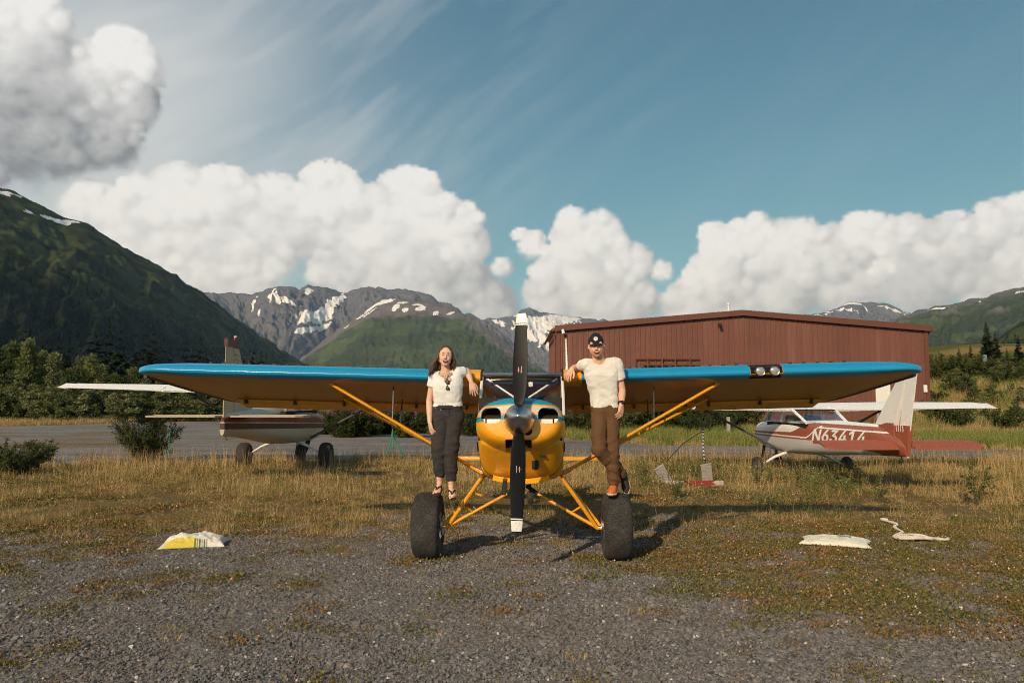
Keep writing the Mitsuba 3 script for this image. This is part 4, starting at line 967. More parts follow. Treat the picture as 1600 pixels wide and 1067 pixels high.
# the cream and maroon one, left
LP = (-6.05, 21.4, 0.0)
def maroon_scheme(p, n, uv):
    s = p.y - LP[1]; z = p.z - LP[2]
    a = 1.07 - 0.024 * s; b = 1.50 + 0.012 * s
    cream, mar, dk = mi.Color3f(0.46, 0.40, 0.31), mi.Color3f(0.12, 0.016, 0.012), mi.Color3f(0.035, 0.010, 0.009)
    e = 0.004
    c = mix(cream, dk, smoothstep(a - e, a + e, z))
    c = mix(c, cream, smoothstep(a + 0.13 - e, a + 0.13 + e, z))
    c = mix(c, mar, smoothstep(a + 0.155 - e, a + 0.155 + e, z))
    return mix(c, cream, smoothstep(b - e, b + e, z))
bsdf('maroon_scheme', proc(maroon_scheme), 0.38, **PAINT)
light_plane(LP, 0.0, dict(
    kind=0, label='cream and maroon light aircraft with fat tyres parked at the left, tail towards the camera', body_mat='maroon_scheme', body_solid='cream_paint',
    body=[(-4.7, .05, 1.06, 1.40, 2.2), (-4.5, .10, 1.03, 1.52, 2.4), (-3.6, .20, .97, 1.58, 2.6), (-2.6, .33, .87, 1.62, 2.8), (-1.6, .46, .77, 1.64, 3.2), (-.8, .56, .70, 1.60, 3.8), (.6, .57, .68, 1.58, 4), (1.3, .56, .68, 1.56, 3.6), (1.9, .52, .70, 1.52, 3.2), (2.4, .45, .78, 1.46, 3), (2.65, .38, .86, 1.38, 2.6), (2.72, .26, .95, 1.28, 2.4)],
    cabin=dict(hw=.56, z=1.56, front=1.35, mid=-.9, rear=-1.9, door=-.05), wing_z=2.02, wing_y=(-.55, 1.05), half=6.2, chord=1.65, tip_chord=1.15, dih=.030, wing_mat='aircraft_white', tip_mat='red_paint',
    strut_y=.55, strut_z=.80, strut_at=.47, strut_mat='grey_tube', track=2.18, tyre=.35, tyre_w=.30, belly=.68, leg_mat='white_metal', nose_y=1.55, nose_tyre=.30,
    fin=dict(mat='cream_paint', ribs=12, fin=[(-2.9, 1.58), (-3.85, 2.92), (-4.18, 2.92), (-4.10, 1.50)], rudder=[(-4.12, 1.3), (-4.2, 2.94), (-4.62, 2.94), (-4.66, 1.6), (-4.58, 1.1)],
             cap=[(-3.85, 2.93), (-3.95, 3.05), (-4.62, 3.10), (-4.62, 2.945)], beacon=(-4.05, 3.08)),
    stab=dict(half=1.64, y1=-3.55, ym=-4.25, y0=-4.72, z=1.45, sweep=.25, droop=.0, mat='cream_paint')))

# ---------------------------------------------------------------- the two people
frame()
bsdf('skin', {'type': 'mesh_attribute', 'name': 'vertex_color'}, 0.48, specular=0.35, sheen=0.15)
bsdf('shirt_white', (0.75, 0.76, 0.77), 0.9, True, specular=0.15, sheen=0.3)
bsdf('shirt_cream', (0.71, 0.70, 0.67), 0.9, True, specular=0.15, sheen=0.3)
bsdf('trouser_charcoal', (0.044, 0.042, 0.043), 0.9, True, specular=0.15, sheen=0.2)
bsdf('trouser_brown', (0.125, 0.068, 0.035), 0.9, True, specular=0.15, sheen=0.2)
bsdf('hair_brown', (0.085, 0.038, 0.020), 0.42, specular=0.5)
bsdf('cap_black', (0.010, 0.011, 0.014), 0.85, True)
bsdf('teeth', (0.80, 0.78, 0.72), 0.35)
bsdf('mouth_dark', (0.10, 0.018, 0.015), 0.5)
bsdf('eye_dark', (0.015, 0.010, 0.008), 0.3)
bsdf('shoe_orange', (0.62, 0.15, 0.03), 0.7)
bsdf('sole_pale', (0.55, 0.42, 0.30), 0.8)
bsdf('shoe_dark', (0.035, 0.025, 0.022), 0.8)
def scarf_color(p, n, uv):
    a = noise(p.x * 110, p.y * 110, p.z * 110); b = noise(p.x * 70 + 5, p.y * 70, p.z * 70)
    return mix(mix((0.62, 0.50, 0.40), (0.55, 0.20, 0.12), smoothstep(0.5, 0.6, a)), (0.12, 0.10, 0.12), smoothstep(0.62, 0.7, b))
bsdf('scarf_print', proc(scarf_color), 0.9, True)

def V3(*a): return np.array(a, float)
def at(px_, z_, y_):      # a point by its distance right of the camera, height and depth
    return np.array((px_, y_, z_))
def hull(*pr):
    return Manifold.batch_hull([Manifold.sphere(float(r), 18).translate([float(c) for c in p]) for p, r in pr])
def union(ms):
    return Manifold.batch_boolean(list(ms), m3.OpType.Add)
def finish(m, step, it=10, lamb=0.5):
    t = tm(m.refine_to_length(step)); t = trimesh.Trimesh(t.vertices, t.faces, process=True)
    if it:
        v0 = t.vertices.copy(); trimesh.smoothing.filter_taubin(t, lamb=lamb, nu=lamb + .03, iterations=it)
        bad = np.linalg.norm(t.vertices - v0, axis=1) > .02
        if bad.any(): t.vertices = np.where(bad[:, None], v0, t.vertices)
    return t
def folds(t, amp, f=(9, 9, 26), seed=0, where=None):
    n = meshkit.fbm(t.vertices * np.array(f), 3, seed) - 0.5
    n2 = 1 - np.abs(2 * meshkit.fbm(t.vertices * np.array(f) * 0.6 + t.vertices[:, [1, 2, 0]] * 4, 2, seed + 5) - 1)
    k = 1.0 if where is None else where(t.vertices)
    v = t.vertices     # long creases pulled aslant across the cloth
    for j, dr_ in enumerate(((.62, .1, .78), (-.55, .15, .82))):
        q = v @ np.array(dr_) * 15 + 2.6 * meshkit.fbm(v * 5.5, 2, seed + 11 + j)
        c = (1 - np.abs(2 * meshkit.noise(np.stack([q, q * 0 + j, v[:, 0] * 2.2], -1), seed + 21 + j) - 1)) ** 3
        n = n + (c - .25) * .42 * meshkit.noise(v * 4.5, seed + 31 + j)
    t.vertices = t.vertices + t.vertex_normals * ((n * 1.3 + (n2 - 0.6) * 1.2) * amp * k)[:, None]
    return t

def hand(wrist, d, n, thumb, curl=(.25, .35, .25), size=1.0, spread=.10):
    """wrist, finger direction, palm normal (towards which fingers close), thumb side +1/-1 of cross(d, n)."""
    d = norm(d); n = norm(np.asarray(n, float) - d * (np.asarray(n, float) @ d)); l = np.cross(d, n) * thumb
    s = size; W = np.asarray(wrist, float)
    out = [hull((W, .021 * s), (W + d * .03 * s + l * .018 * s, .015 * s), (W + d * .03 * s - l * .018 * s, .015 * s), (W + d * .082 * s + l * .028 * s, .0115 * s), (W + d * .080 * s - l * .028 * s, .0105 * s))]
    for off, L, k in ((.029, .070, 0), (.010, .079, 1), (-.010, .073, 2), (-.028, .056, 3)):
        p = W + d * (.080 - .004 * abs(k - 1)) * s + l * off * s
        dirn = norm(d + l * (1.5 - k) * spread); a = 0
        r = .0094 * s
        for q, (fr, c) in enumerate(zip((.45, .32, .26), curl)):
            a += c * (1 + .18 * k)
            nxt = p + (dirn * math.cos(a) + n * math.sin(a)) * L * fr * s
            out.append(hull((p, r), (nxt, r * .9))); p, r = nxt, r * .9
    p = W + d * .022 * s + l * .022 * s
    q1 = p + norm(d * .75 + l * .62 + n * .30) * .040 * s; q2 = q1 + norm(d * .92 + l * .22 + n * .35) * .030 * s; q3 = q2 + norm(d + n * .3) * .020 * s
    out += [hull((p, .014 * s), (q1, .0112 * s)), hull((q1, .0112 * s), (q2, .0098 * s)), hull((q2, .0098 * s), (q3, .0080 * s))]
    return out

def head_parts(c, R, s=1.0, female=True):
    """hulls of a head about its centre c (between the ears, at eye height); R rotates the head frame (x right, -y out of the face, z up)."""
    g = lambda x, y, z: c + R @ (np.array((x, y, z), float) * s)
    w = 1.0 if female else 1.06
    jw = .046 if female else .054
    H = lambda *pr: hull(*[(g(*p), r * s) for p, r in pr])
    out = [H(((0, .018, .040), .076), ((0, -.012, .048), .072), ((.012 * w, .0, .02), .066), ((-.012 * w, .0, .02), .066)),          # skull
           H(((.030 * w, -.045, .045), .036), ((-.030 * w, -.045, .045), .036), ((.038 * w, -.040, -.01), .032), ((-.038 * w, -.040, -.01), .032), ((jw * .75, -.042, -.068), .020), ((-jw * .75, -.042, -.068), .020), ((.010, -.066, -.098), .016), ((-.010, -.066, -.098), .016), ((jw, .0, -.055), .020), ((-jw, .0, -.055), .020)),  # face and jaw
           H(((.036, -.068, -.028), .017), ((.022, -.070, -.05), .016)), H(((-.036, -.068, -.028), .017), ((-.022, -.070, -.05), .016)),          # smiling cheeks
           H(((.0, -.083, .012), .009), ((0, -.104, -.026), .0105), ((.011, -.090, -.033), .0085), ((-.011, -.090, -.033), .0085)),           # nose
           H(((.034, -.072, .024), .010), ((.012, -.082, .022), .009)), H(((-.034, -.072, .024), .010), ((-.012, -.082, .022), .009)),            # brows
           H(((.020, -.082, -.075), .0068), ((0, -.088, -.079), .0078), ((-.020, -.082, -.075), .0068)),                                  # lower lip
           H(((.020, -.084, -.050), .0048), ((0, -.089, -.049), .0055), ((-.020, -.084, -.050), .0048))]                               # upper lip
    for q in (-1, 1):
        out.append(H(((q * .073 * w, .012, .018), .012), ((q * .077 * w, .016, .0), .013), ((q * .070 * w, .008, -.022), .008)))   # ears
    return out

def head_details(c, R, parent, s=1.0, closed=True):
    g = lambda x, y, z: c + R @ (np.array((x, y, z), float) * s)
    arc = lambda pts, r: tube([g(*p) for p in pts], np.array(r) * s, 8)
    mouth = finish(hull((g(.025, -.083, -.057), .0062 * s), (g(.012, -.0875, -.066), .0138 * s), (g(-.012, -.0875, -.066), .0138 * s), (g(-.025, -.083, -.057), .0062 * s)), .004, 2)
    add('mouth', mouth, 'mouth_dark', parent, smooth=True)
    add('teeth', arc([(-.024, -.089, -.0550), (-.013, -.0955, -.0580), (0, -.0985, -.0588), (.013, -.0955, -.0580), (.024, -.089, -.0550)], [.0018, .0036, .0042, .0036, .0018]), 'teeth', parent, smooth=True)
    for q in (-1, 1):
        if closed:
            add('closed_eye', arc([(q * .019, -.083, .003), (q * .029, -.0845, .008), (q * .038, -.0805, .0075), (q * .045, -.073, .002)], [.0018, .0034, .0036, .0018]), 'eye_dark', parent, smooth=True)
        else:
            add('eye', arc([(q * .020, -.0825, .004), (q * .030, -.085, .006), (q * .040, -.080, .004)], [.002, .0045, .002]), 'eye_dark', parent, smooth=True)
        add('eyebrow', arc([(q * .012, -.0905, .027), (q * .028, -.087, .034), (q * .046, -.073, .029)], [.0026, .0042, .0022]), 'hair_brown', parent, smooth=True)

def rot(yaw, pitch, roll):
    cy, sy, cp, sp, cr, sr = math.cos(yaw), math.sin(yaw), math.cos(pitch), math.sin(pitch), math.cos(roll), math.sin(roll)
    return np.array([[cy, -sy, 0], [sy, cy, 0], [0, 0, 1]]) @ np.array([[1, 0, 0], [0, cp, -sp], [0, sp, cp]]) @ np.array([[cr, 0, sr], [0, 1, 0], [-sr, 0, cr]])

def skin_tones(t, c, R, base, beard=None):
    v = (t.vertices - c) @ R
    col = np.tile(np.array(base, float), (len(v), 1))
    col *= (0.90 + 0.20 * meshkit.fbm(t.vertices * 30, 3, 3))[:, None]
    def spot(x, y, z, r, k):
        d = np.linalg.norm(v - np.array((x, y, z)), axis=1); return np.clip(1 - d / r, 0, 1)[:, None] * np.array(k)
    for q in (-1, 1):
        col += spot(q * .038, -.07, -.03, .035, (.05, -.02, -.02))
    lip = np.maximum(spot(0, -.094, -.080, .024, (1, 1, 1)), spot(0, -.092, -.049, .022, (1, 1, 1)))[:, :1]
    lip = np.clip(lip * 3, 0, 1) * (np.abs(v[:, :1]) < .024)
    col = col * (1 - lip * .7) + np.array((.42, .13, .10)) * lip * .7
    if beard is not None:
        near = np.linalg.norm(v * [1, 1, .9] - np.array((0, -.03, -.07)), axis=1) < .095
        k = near * np.clip((-.040 - v[:, 2]) / .02, 0, 1) * np.clip((.015 - v[:, 1]) / .03, 0, 1)
        k = (k * (0.55 + 0.5 * meshkit.noise(t.vertices * 260, 8)) * (v[:, 2] > -.13))[:, None] * (1 - lip)
        col = col * (1 - .75 * k) + np.array(beard) * .75 * k
    return np.clip(col, .01, 1)

def foot(ankle, d, toes=True, s=1.0, down=0.0):
    """Bare foot: ankle point, heading d (horizontal), sole about .07 below the ankle."""
    d = norm(d); l = np.cross(d, [0, 0, 1.0]); u = np.array((0, 0, 1.0)); dz = -math.tan(down)
    P = lambda a, b, h: ankle + d * a * s + l * b * s + u * (h + dz * a) * s
    out = [hull((P(0, 0, 0), .031 * s), (P(-.035, 0, -.045), .024 * s)), hull((P(-.035, 0, -.045), .024 * s), (P(.03, 0, -.02), .027 * s), (P(.11, -.022, -.052), .017 * s), (P(.11, .022, -.050), .018 * s), (P(.13, .0, -.052), .017 * s))]
    for k, b in enumerate((.030, .013, -.001, -.014, -.027)):
        out.append(hull((P(.115 - .006 * k, b * .9, -.056), (.0135 if k == 0 else .010) * s), (P(.163 - .011 * k, b, -.060), (.0115 if k == 0 else .0080) * s)))
    return out

def strands(rng, roots, fn, n, r):
    ms = []
    for i in range(n):
        p = fn(i)
        ms.append(tube(p, r * np.interp(np.linspace(0, 1, len(p)), [0, .3, .8, 1], [.7, 1, .8, .25]), 5))
    return cat(*ms)

def woman():
    t = thing('person', 'laughing woman with long brown hair, white t-shirt and dark trousers on the left tyre', 'person')
    Rh = rot(math.radians(7), math.radians(-4), math.radians(3))
    hc = at(-.738, 2.228, 8.80)
    sl, sr = at(-.862, 2.010, 8.83), at(-.600, 2.055, 8.86)          # shoulders (image left, right)
    el, wl = at(-.918, 1.735, 8.86), at(-.902, 1.505, 8.78)
    er, wr = at(-.505, 2.075, 8.93), at(-.452, 1.950, 8.84)
    hipl, hipr = at(-.792, 1.60, 8.87), at(-.640, 1.60, 8.87)
    kl, kr = at(-.805, 1.195, 8.83), at(-.675, 1.170, 8.82)
    al, ar = at(-.800, .835, 8.87), at(-.668, .800, 8.84)
    chest, waist, pelvis = at(-.727, 1.93, 8.85), at(-.722, 1.72, 8.87), at(-.716, 1.60, 8.87)
    neck0, neck1 = at(-.735, 2.05, 8.86), at(-.737, 2.14, 8.84)
    X = np.array((1.0, 0, 0))
    sk = head_parts(hc, Rh, .95, True)
    sk += [hull((neck0, .058), (neck1, .050)), hull((neck1, .050), (hc + V3(0, .02, -.02), .055))]
    sk += [hull((neck0 + V3(0, .01, -.02), .06), (sl, .045), (chest - X * .07, .085)), hull((neck0 + V3(0, .01, -.02), .06), (sr, .045), (chest + X * .07, .085)), hull((chest - X * .07, .088), (chest + X * .07, .088), (waist - X * .05, .085), (waist + X * .05, .085))]
    sk += [hull((waist - X * .05, .085), (waist + X * .05, .085), (pelvis - X * .07, .095), (pelvis + X * .07, .095))]
    sk += [hull((sl, .046), (el, .036)), hull((el, .036), (el * .65 + wl * .35, .036), ), hull((el * .65 + wl * .35, .036), (wl, .024))]
    sk += [hull((sr, .046), (er, .036)), hull((er, .036), (er * .6 + wr * .4, .035)), hull((er * .6 + wr * .4, .035), (wr, .023))]
    for h, k, a in ((hipl, kl, al), (hipr, kr, ar)):
        sk += [hull((h, .082), (k, .05)), hull((k, .05), (k * .6 + a * .4, .05)), hull((k * .6 + a * .4, .05), (a + V3(0, 0, .03), .030)), hull((a + V3(0, 0, .05), .030), (a, .031))]
    sk += hand(wl, (.22, -.10, -1), (.8, .6, .1), -1, (.18, .28, .2), .95)
    sk += hand(wr, (.22, -.06, -1), (-.05, 1, .0), 1, (.08, .16, .12), 1.0, .13)
    sk += foot(al, (-.12, -1, 0), down=.18) + foot(ar, (.20, -1, 0), down=.26)
    m = finish(union(sk), .0075, 7)
    add('body', m, 'skin', t, smooth=True, color=skin_tones(m, hc, Rh, (.70, .44, .325)))
    head_details(hc, Rh, t, .95, True)
    # shirt
    def shell(g):
        s = [hull((neck0 + V3(0, .015, -.055), .085), (sl + V3(.012, 0, -.0), .060), (chest - X * .075, .108)), hull((neck0 + V3(0, .015, -.055), .085), (sr + V3(-.012, 0, 0), .060), (chest + X * .075, .108))]
        s += [hull((chest - X * .072 + V3(0, -.02, -.02), .104), (chest + X * .072 + V3(0, -.02, -.02), .104), (waist - X * .058, .100), (waist + X * .058, .100))]
        s += [hull((waist - X * .058, .100), (waist + X * .058, .100), (pelvis - X * .068 + V3(0, 0, .04), .106), (pelvis + X * .068 + V3(0, 0, .04), .106))]
        s += [hull((chest + V3(-.058, -.062, -.02), .058), (chest + V3(-.05, -.02, -.1), .07)), hull((chest + V3(.058, -.062, -.02), .058), (chest + V3(.05, -.02, -.1), .07))]
        d = norm(el - sl); s += [hull((sl, .062), (sl + d * .135, .062))]
        d = norm(er - sr); s += [hull((sr, .062), (sr + d * .085, .058))]
        return union(s)
    sh = shell(0)
    sh = sh - Manifold.cube([2, 2, 1], True).translate([-.72, 8.85, 1.665 - .5]) 
    d = norm(el - sl); q = sl + d * .115
    cut = Manifold.cylinder(.2, .12, .12, 24); 
    def cutplane(m, p, nrm, rad=.13):     # removes what lies within rad beyond a plane through p
        nrm = norm(nrm); z = np.array((0, 0, 1.0)); v = np.cross(z, nrm); c = z @ nrm
        M = np.eye(3) if np.linalg.norm(v) < 1e-6 else np.eye(3) + (K := np.array([[0, -v[2], v[1]], [v[2], 0, -v[0]], [-v[1], v[0], 0]])) + K @ K / (1 + c)
        cy = Manifold.cylinder(.3, rad, rad, 28)
        return m - cy.transform(np.hstack([M, np.asarray(p, float)[:, None]]))
    sh = cutplane(sh, q, d, .078)
    d2 = norm(er - sr); sh = cutplane(sh, sr + d2 * .075, d2, .12)
    sh = sh - Manifold.sphere(.078, 32).scale([1.0, 1.25, 1.0]).translate([float(c) for c in neck0 + V3(0, -.045, .028)])
    ms = finish(sh, .009, 4)
    ms = folds(ms, .014, (16, 10, 22), 4, lambda v: np.clip(.6 + 1.2 * (2.0 - v[:, 2]), .5, 1.3) * (v[:, 2] > 1.675))
    add('shirt', ms, 'shirt_white', t, smooth=True)
    # trousers, loose, cuffed above the ankle
    tr = [hull((waist + V3(-.058, 0, -.045), .094), (waist + V3(.058, 0, -.045), .094), (pelvis - X * .070, .104), (pelvis + X * .070, .104), (pelvis + V3(0, .02, -.06), .105))]
    for h, k, a in ((hipl, kl, al), (hipr, kr, ar)):
        tr += [hull((h + V3(0, 0, -.02), .103), (h * .5 + k * .5, .090)), hull((h * .5 + k * .5, .090), (k, .078)), hull((k, .078), (k * .5 + a * .5, .070)), hull((k * .5 + a * .5, .070), (a + V3(0, 0, .10), .054))]
    tr = union(tr)
    for a, zc in ((al, .905), (ar, .872)):
        tr = tr - Manifold.cube([.13, .3, .2], True).translate([float(a[0]), float(a[1]), zc - .1])
    mt = finish(tr, .010, 5)
    mt = folds(mt, .018, (13, 9, 17), 9)
    add('trousers', mt, 'trouser_charcoal', t, smooth=True)
    add('waistband', tube([pelvis + V3(.165 * math.cos(q), .112 * math.sin(q), .075) for q in np.linspace(0, 2 * math.pi, 40)], .012, 6, flat=((0, 0, 1), 1.8)), 'trouser_charcoal', t)
    add('drawstring', tube([pelvis + V3(.01, -.122, .07), pelvis + V3(.02, -.128, .03), pelvis + V3(.016, -.13, -.01)], .004, 5), 'shoe_dark', t)
    # scarf knotted at the neck
    ring = [neck0 + V3(.092 * math.cos(q), -.012 + .085 * math.sin(q), -.002 + .012 * math.sin(5 * q) - .030 * max(0, -math.sin(q))) for q in np.linspace(0, 2 * math.pi, 44)]
    kn = finish(union([hull((neck0 + V3(.02, -.105, -.035), .02), (neck0 + V3(.035, -.10, -.03), .016)), hull((neck0 + V3(.02, -.11, -.04), .014), (neck0 + V3(.055, -.115, -.10), .019), (neck0 + V3(.075, -.112, -.09), .010)), hull((neck0 + V3(.015, -.11, -.04), .012), (neck0 + V3(.000, -.125, -.095), .014))]), .008, 3)
    add('scarf', cat(tube(ring, .017, 8, flat=((0, 0, 1), 1.3)), kn), 'scarf_print', t, smooth=True)
    # hair: a cap and many waved locks
    rng = np.random.default_rng(5)
    g = lambda x, y, z: hc + Rh @ np.array((x, y, z)) * .95
    capm = hull((g(0, .026, .048), .080), (g(0, -.004, .058), .074), (g(0, .03, .0), .078))
    capm = capm - hull((g(.030, -.10, .062), .040), (g(-.030, -.10, .062), .040), (g(.034, -.11, -.1), .054), (g(-.034, -.11, -.1), .054), (g(0, -.088, .088), .034))
    hm = finish(capm, .007, 4)
    hm.vertices += hm.vertex_normals * ((meshkit.fbm(hm.vertices * [90, 90, 25], 3, 3) - .5) * .008)[:, None]
    add('hair', hm, 'hair_brown', t, smooth=True)
    L = []
    for i in range(260):
        sd = -1 if i % 5 < 3 else 1
        a = rng.uniform(-.5, 1.55); up = rng.uniform(.0, .115)
        k = math.sqrt(max(0, 1 - (up / .125) ** 2))
        x0 = sd * (.078 * k * math.cos(a)) ; y0 = .02 + .085 * k * math.sin(a)
        pts, ph, am = [], rng.uniform(0, 6.3), rng.uniform(.004, .012)
        ln = rng.uniform(.20, .285) if sd < 0 else rng.uniform(.14, .225)
        for q in np.linspace(0, 1, 13):
            z = .02 + up - q * (ln + up * .6)
            out = 1 + .30 * min(q * 2, 1) + .12 * q
            xx = x0 * out + sd * .020 * math.sin(min(q * 1.6, 1) * math.pi / 2) + (-.055 * q * q if sd < 0 else -.012 * q * q) + am * q * 1.5 * math.sin(ph + q * 13)
            yy = y0 * (1 + .10 * q) + (-.02 * q if sd < 0 else .015 * q) + am * q * math.cos(ph + q * 11)
            if q < .12 and up > .06: xx *= .8
            pts.append(g(xx, yy, z))
        L.append(tube(pts, .0058 * np.interp(np.linspace(0, 1, 13), [0, .25, .75, 1], [.7, 1.1, .9, .2]), 5))
    add('hair_locks', cat(*L), 'hair_brown', t, smooth=True, kind='stuff')
    add('earring', tube([g(-.078, .01, -.035), g(-.078, .01, -.055)], [.004, .007], 8), 'teeth', t)
    # sandals
    for a, d, dn in ((al, V3(-.12, -1, 0), .18), (ar, V3(.20, -1, 0), .26)):
        d = norm(d); l = np.cross(d, [0, 0, 1.0]); dz = -math.tan(dn)
        P = lambda f, b, h: a + d * f + l * b + V3(0, 0, h + dz * f)
        sole = hull(*[(P(f, b, -.081), .007) for f, b in ((-.055, .018), (-.055, -.018), (.10, .040), (.10, -.036), (.165, .022), (.165, -.018))])
        s_ = add('sandal', tm(sole), 'shoe_dark', t)
        for b in (-.036, .038):
            add('strap', tube([P(.035, b, -.068), P(.062, b * .9, -.012), P(.100, b * .35, -.012), P(.132, .010, -.046)], .0085, 6), 'shoe_dark', s_)
    # sunglasses hung on the collar
    c = neck0 + V3(.030, -.140, -.135)
    gl = thing('sunglasses', "dark sunglasses hanging from the woman's shirt collar", 'sunglasses')
    for k, z in enumerate((.030, -.035)):
        add('lens', tm(hull((c + V3(-.003, 0, z + .018), .011), (c + V3(.010, 0, z - .010), .016), (c + V3(-.008, 0, z - .008), .014)).scale([1, 1, 1])), 'eye_dark', gl, smooth=True)
    add('bridge', tube([c + V3(0, 0, .02), c + V3(0, -.006, 0), c + V3(0, 0, -.02)], .004, 6), 'eye_dark', gl)
    add('temple', tube([c + V3(-.01, .004, .055), c + V3(-.012, .018, -.02), c + V3(-.004, .02, -.07)], .003, 6), 'eye_dark', gl)
    add('temple', tube([c + V3(0, .0, .045), c + V3(-.004, .006, .085), c + V3(-.012, .035, .098)], .003, 6), 'eye_dark', gl)

def man_person():
    t = thing('person', 'smiling man in black cap, cream t-shirt and brown trousers on the right tyre', 'person')
    Rh = rot(math.radians(-6), math.radians(3), math.radians(-4))
    hc = at(.930, 2.335, 8.76)
    sl, sr = at(.830, 2.145, 8.82), at(1.155, 2.148, 8.82)
    el, wl = at(.735, 2.120, 9.06), at(.672, 2.098, 8.90)
    er, wr = at(1.222, 1.862, 8.85), at(1.198, 1.700, 8.74)
    hipl, hipr = at(.968, 1.62, 8.86), at(1.105, 1.62, 8.86)
    kl, al = at(.940, 1.215, 8.72), at(1.222, .93, 8.95)
    kr, ar = at(1.095, 1.215, 8.80), at(1.120, .845, 8.83)
    chest, waist, pelvis = at(1.000, 2.02, 8.84), at(1.025, 1.80, 8.86), at(1.035, 1.63, 8.86)
    neck0, neck1 = at(.965, 2.17, 8.83), at(.945, 2.26, 8.80)
    X = np.array((1.0, 0, 0))
    sk = head_parts(hc, Rh, 1.0, False)
    sk += [hull((neck0, .066), (neck1, .060)), hull((neck1, .060), (hc + V3(0, .02, -.03), .060))]
    sk += [hull((neck0 + V3(0, .02, -.02), .07), (sl, .055), (chest - X * .08, .09)), hull((neck0 + V3(0, .02, -.02), .07), (sr, .052), (chest + X * .08, .09)), hull((chest - X * .08, .09), (chest + X * .08, .09), (waist - X * .05, .085), (waist + X * .05, .085))]
    sk += [hull((waist - X * .05, .085), (waist + X * .05, .085), (pelvis - X * .055, .088), (pelvis + X * .055, .088))]
    for s, e, w in ((sl, el, wl), (sr, er, wr)):
        sk += [hull((s, .052), (s * .5 + e * .5, .047)), hull((s * .5 + e * .5, .047), (e, .039)), hull((e, .039), (e * .65 + w * .35, .041)), hull((e * .65 + w * .35, .041), (w, .027))]
    for h, k, a in ((hipl, kl, al), (hipr, kr, ar)):
        sk += [hull((h, .078), (k, .055)), hull((k, .055), (k * .6 + a * .4, .055)), hull((k * .6 + a * .4, .055), (a, .036))]
    sk += hand(wl, (-.40, -.45, -.62), (.1, .5, -1), 1, (.12, .40, .30), 1.08, .12)
    sk += hand(wr, (-.12, -.06, -1), (-.6, .7, 0), 1, (.25, .38, .25), 1.08, .06)
    m = finish(union(sk), .008, 7)
    add('body', m, 'skin', t, smooth=True, color=skin_tones(m, hc, Rh, (.70, .41, .29), (.34, .15, .075)))
    head_details(hc, Rh, t, 1.0, False)
    g = lambda x, y, z: hc + Rh @ np.array((x, y, z))
    hairm = finish(hull((g(0, .03, .035), .081), (g(0, .035, -.01), .076), (g(0, .01, .04), .079)) - hull((g(.03, -.09, .0), .05), (g(-.03, -.09, .0), .05), (g(0, -.1, -.1), .1)), .01, 3)
    add('hair', hairm, 'hair_brown', t, smooth=True)
    # cap
    crown = hull((g(0, .022, .050), .086), (g(0, -.010, .060), .083), (g(0, .01, .085), .070)) - Manifold.cube([.4, .4, .2], True).transform(np.hstack([Rh, g(0, 0, .030 - .1)[:, None]]))
    cm = finish(crown, .01, 3)
    cp = add('cap', cm, 'cap_black', t, smooth=30)
    br = []
    for q in np.linspace(-1, 1, 17):
        x = .072 * q; y0 = -.075 + .045 * q * q; y1 = -.150 + .085 * q * q
        br.append([g(x, y0, .036 - .004 * q * q), g(x, (y0 + y1) / 2, .035 - .010 * q * q), g(x * .98, y1, .025 - .016 * q * q), g(x * .98, y1, .020 - .016 * q * q), g(x, (y0 + y1) / 2, .029 - .010 * q * q), g(x, y0, .030 - .004 * q * q)])
    add('cap_brim', loft([np.array(b) for b in br]), 'cap_black', cp, smooth=40)
    Mp = np.hstack([Rh @ np.array([[1, 0, 0], [0, math.cos(1.30), -math.sin(1.30)], [0, math.sin(1.30), math.cos(1.30)]]), g(0, -.0915, .086)[:, None]])
    add('cap_patch', tm(Manifold.cylinder(.008, .0235, .0235, 32, True).transform(Mp)), 'shirt_cream', cp)
    add('patch_mark', tm(Manifold.cylinder(.009, .011, .011, 3, True).scale([1, .7, 1]).translate([0, .004, .001]).transform(Mp)), 'grey_tube', cp, smooth=False)
    add('cap_button', tm(hull((g(0, .008, .156), .007))), 'cap_black', cp)
    # shirt
    s = [hull((neck0 + V3(0, .02, -.07), .10), (sl + V3(.018, 0, -.0), .064), (chest - X * .088, .106)), hull((neck0 + V3(0, .02, -.07), .10), (sr + V3(-.02, 0, 0), .074), (chest + X * .088, .106))]
    s += [hull((chest - X * .088 + V3(0, -.01, 0), .104), (chest + X * .088 + V3(0, -.01, 0), .104), (waist - X * .055, .098), (waist + X * .055, .098)), hull((waist - X * .055, .098), (waist + X * .055, .098), (pelvis - X * .054 + V3(0, 0, .03), .098), (pelvis + X * .052 + V3(0, 0, .03), .098))]
    d1, d2 = norm(el - sl), norm(er - sr)
    s += [hull((sl, .067), (sl + d1 * .15, .061)), hull((sr, .072), (sr + d2 * .20, .068))]
    sh = union(s)
    sh = sh - Manifold.cube([2, 2, 1], True).translate([.99, 8.85, 1.655 - .5])
    sh = sh - Manifold.sphere(.082, 32).scale([1.0, 1.2, 1.0]).translate([float(c) for c in neck0 + V3(-.004, -.05, .045)])
    def cutplane(m, p, nrm, rad):
        nrm = norm(nrm); z = np.array((0, 0, 1.0)); v = np.cross(z, nrm); c = z @ nrm
        K = np.array([[0, -v[2], v[1]], [v[2], 0, -v[0]], [-v[1], v[0], 0]])
        return m - Manifold.cylinder(.3, rad, rad, 28).transform(np.hstack([np.eye(3) + K + K @ K / (1 + c), np.asarray(p, float)[:, None]]))
    sh = cutplane(sh, sl + d1 * .13, d1, .10); sh = cutplane(sh, sr + d2 * .175, d2, .085)
    ms = folds(finish(sh, .009, 4), .016, (13, 9, 16), 14, lambda v: (v[:, 2] > 1.665) * np.clip(.5 + 1.3 * (2.15 - v[:, 2]), .5, 1.2))
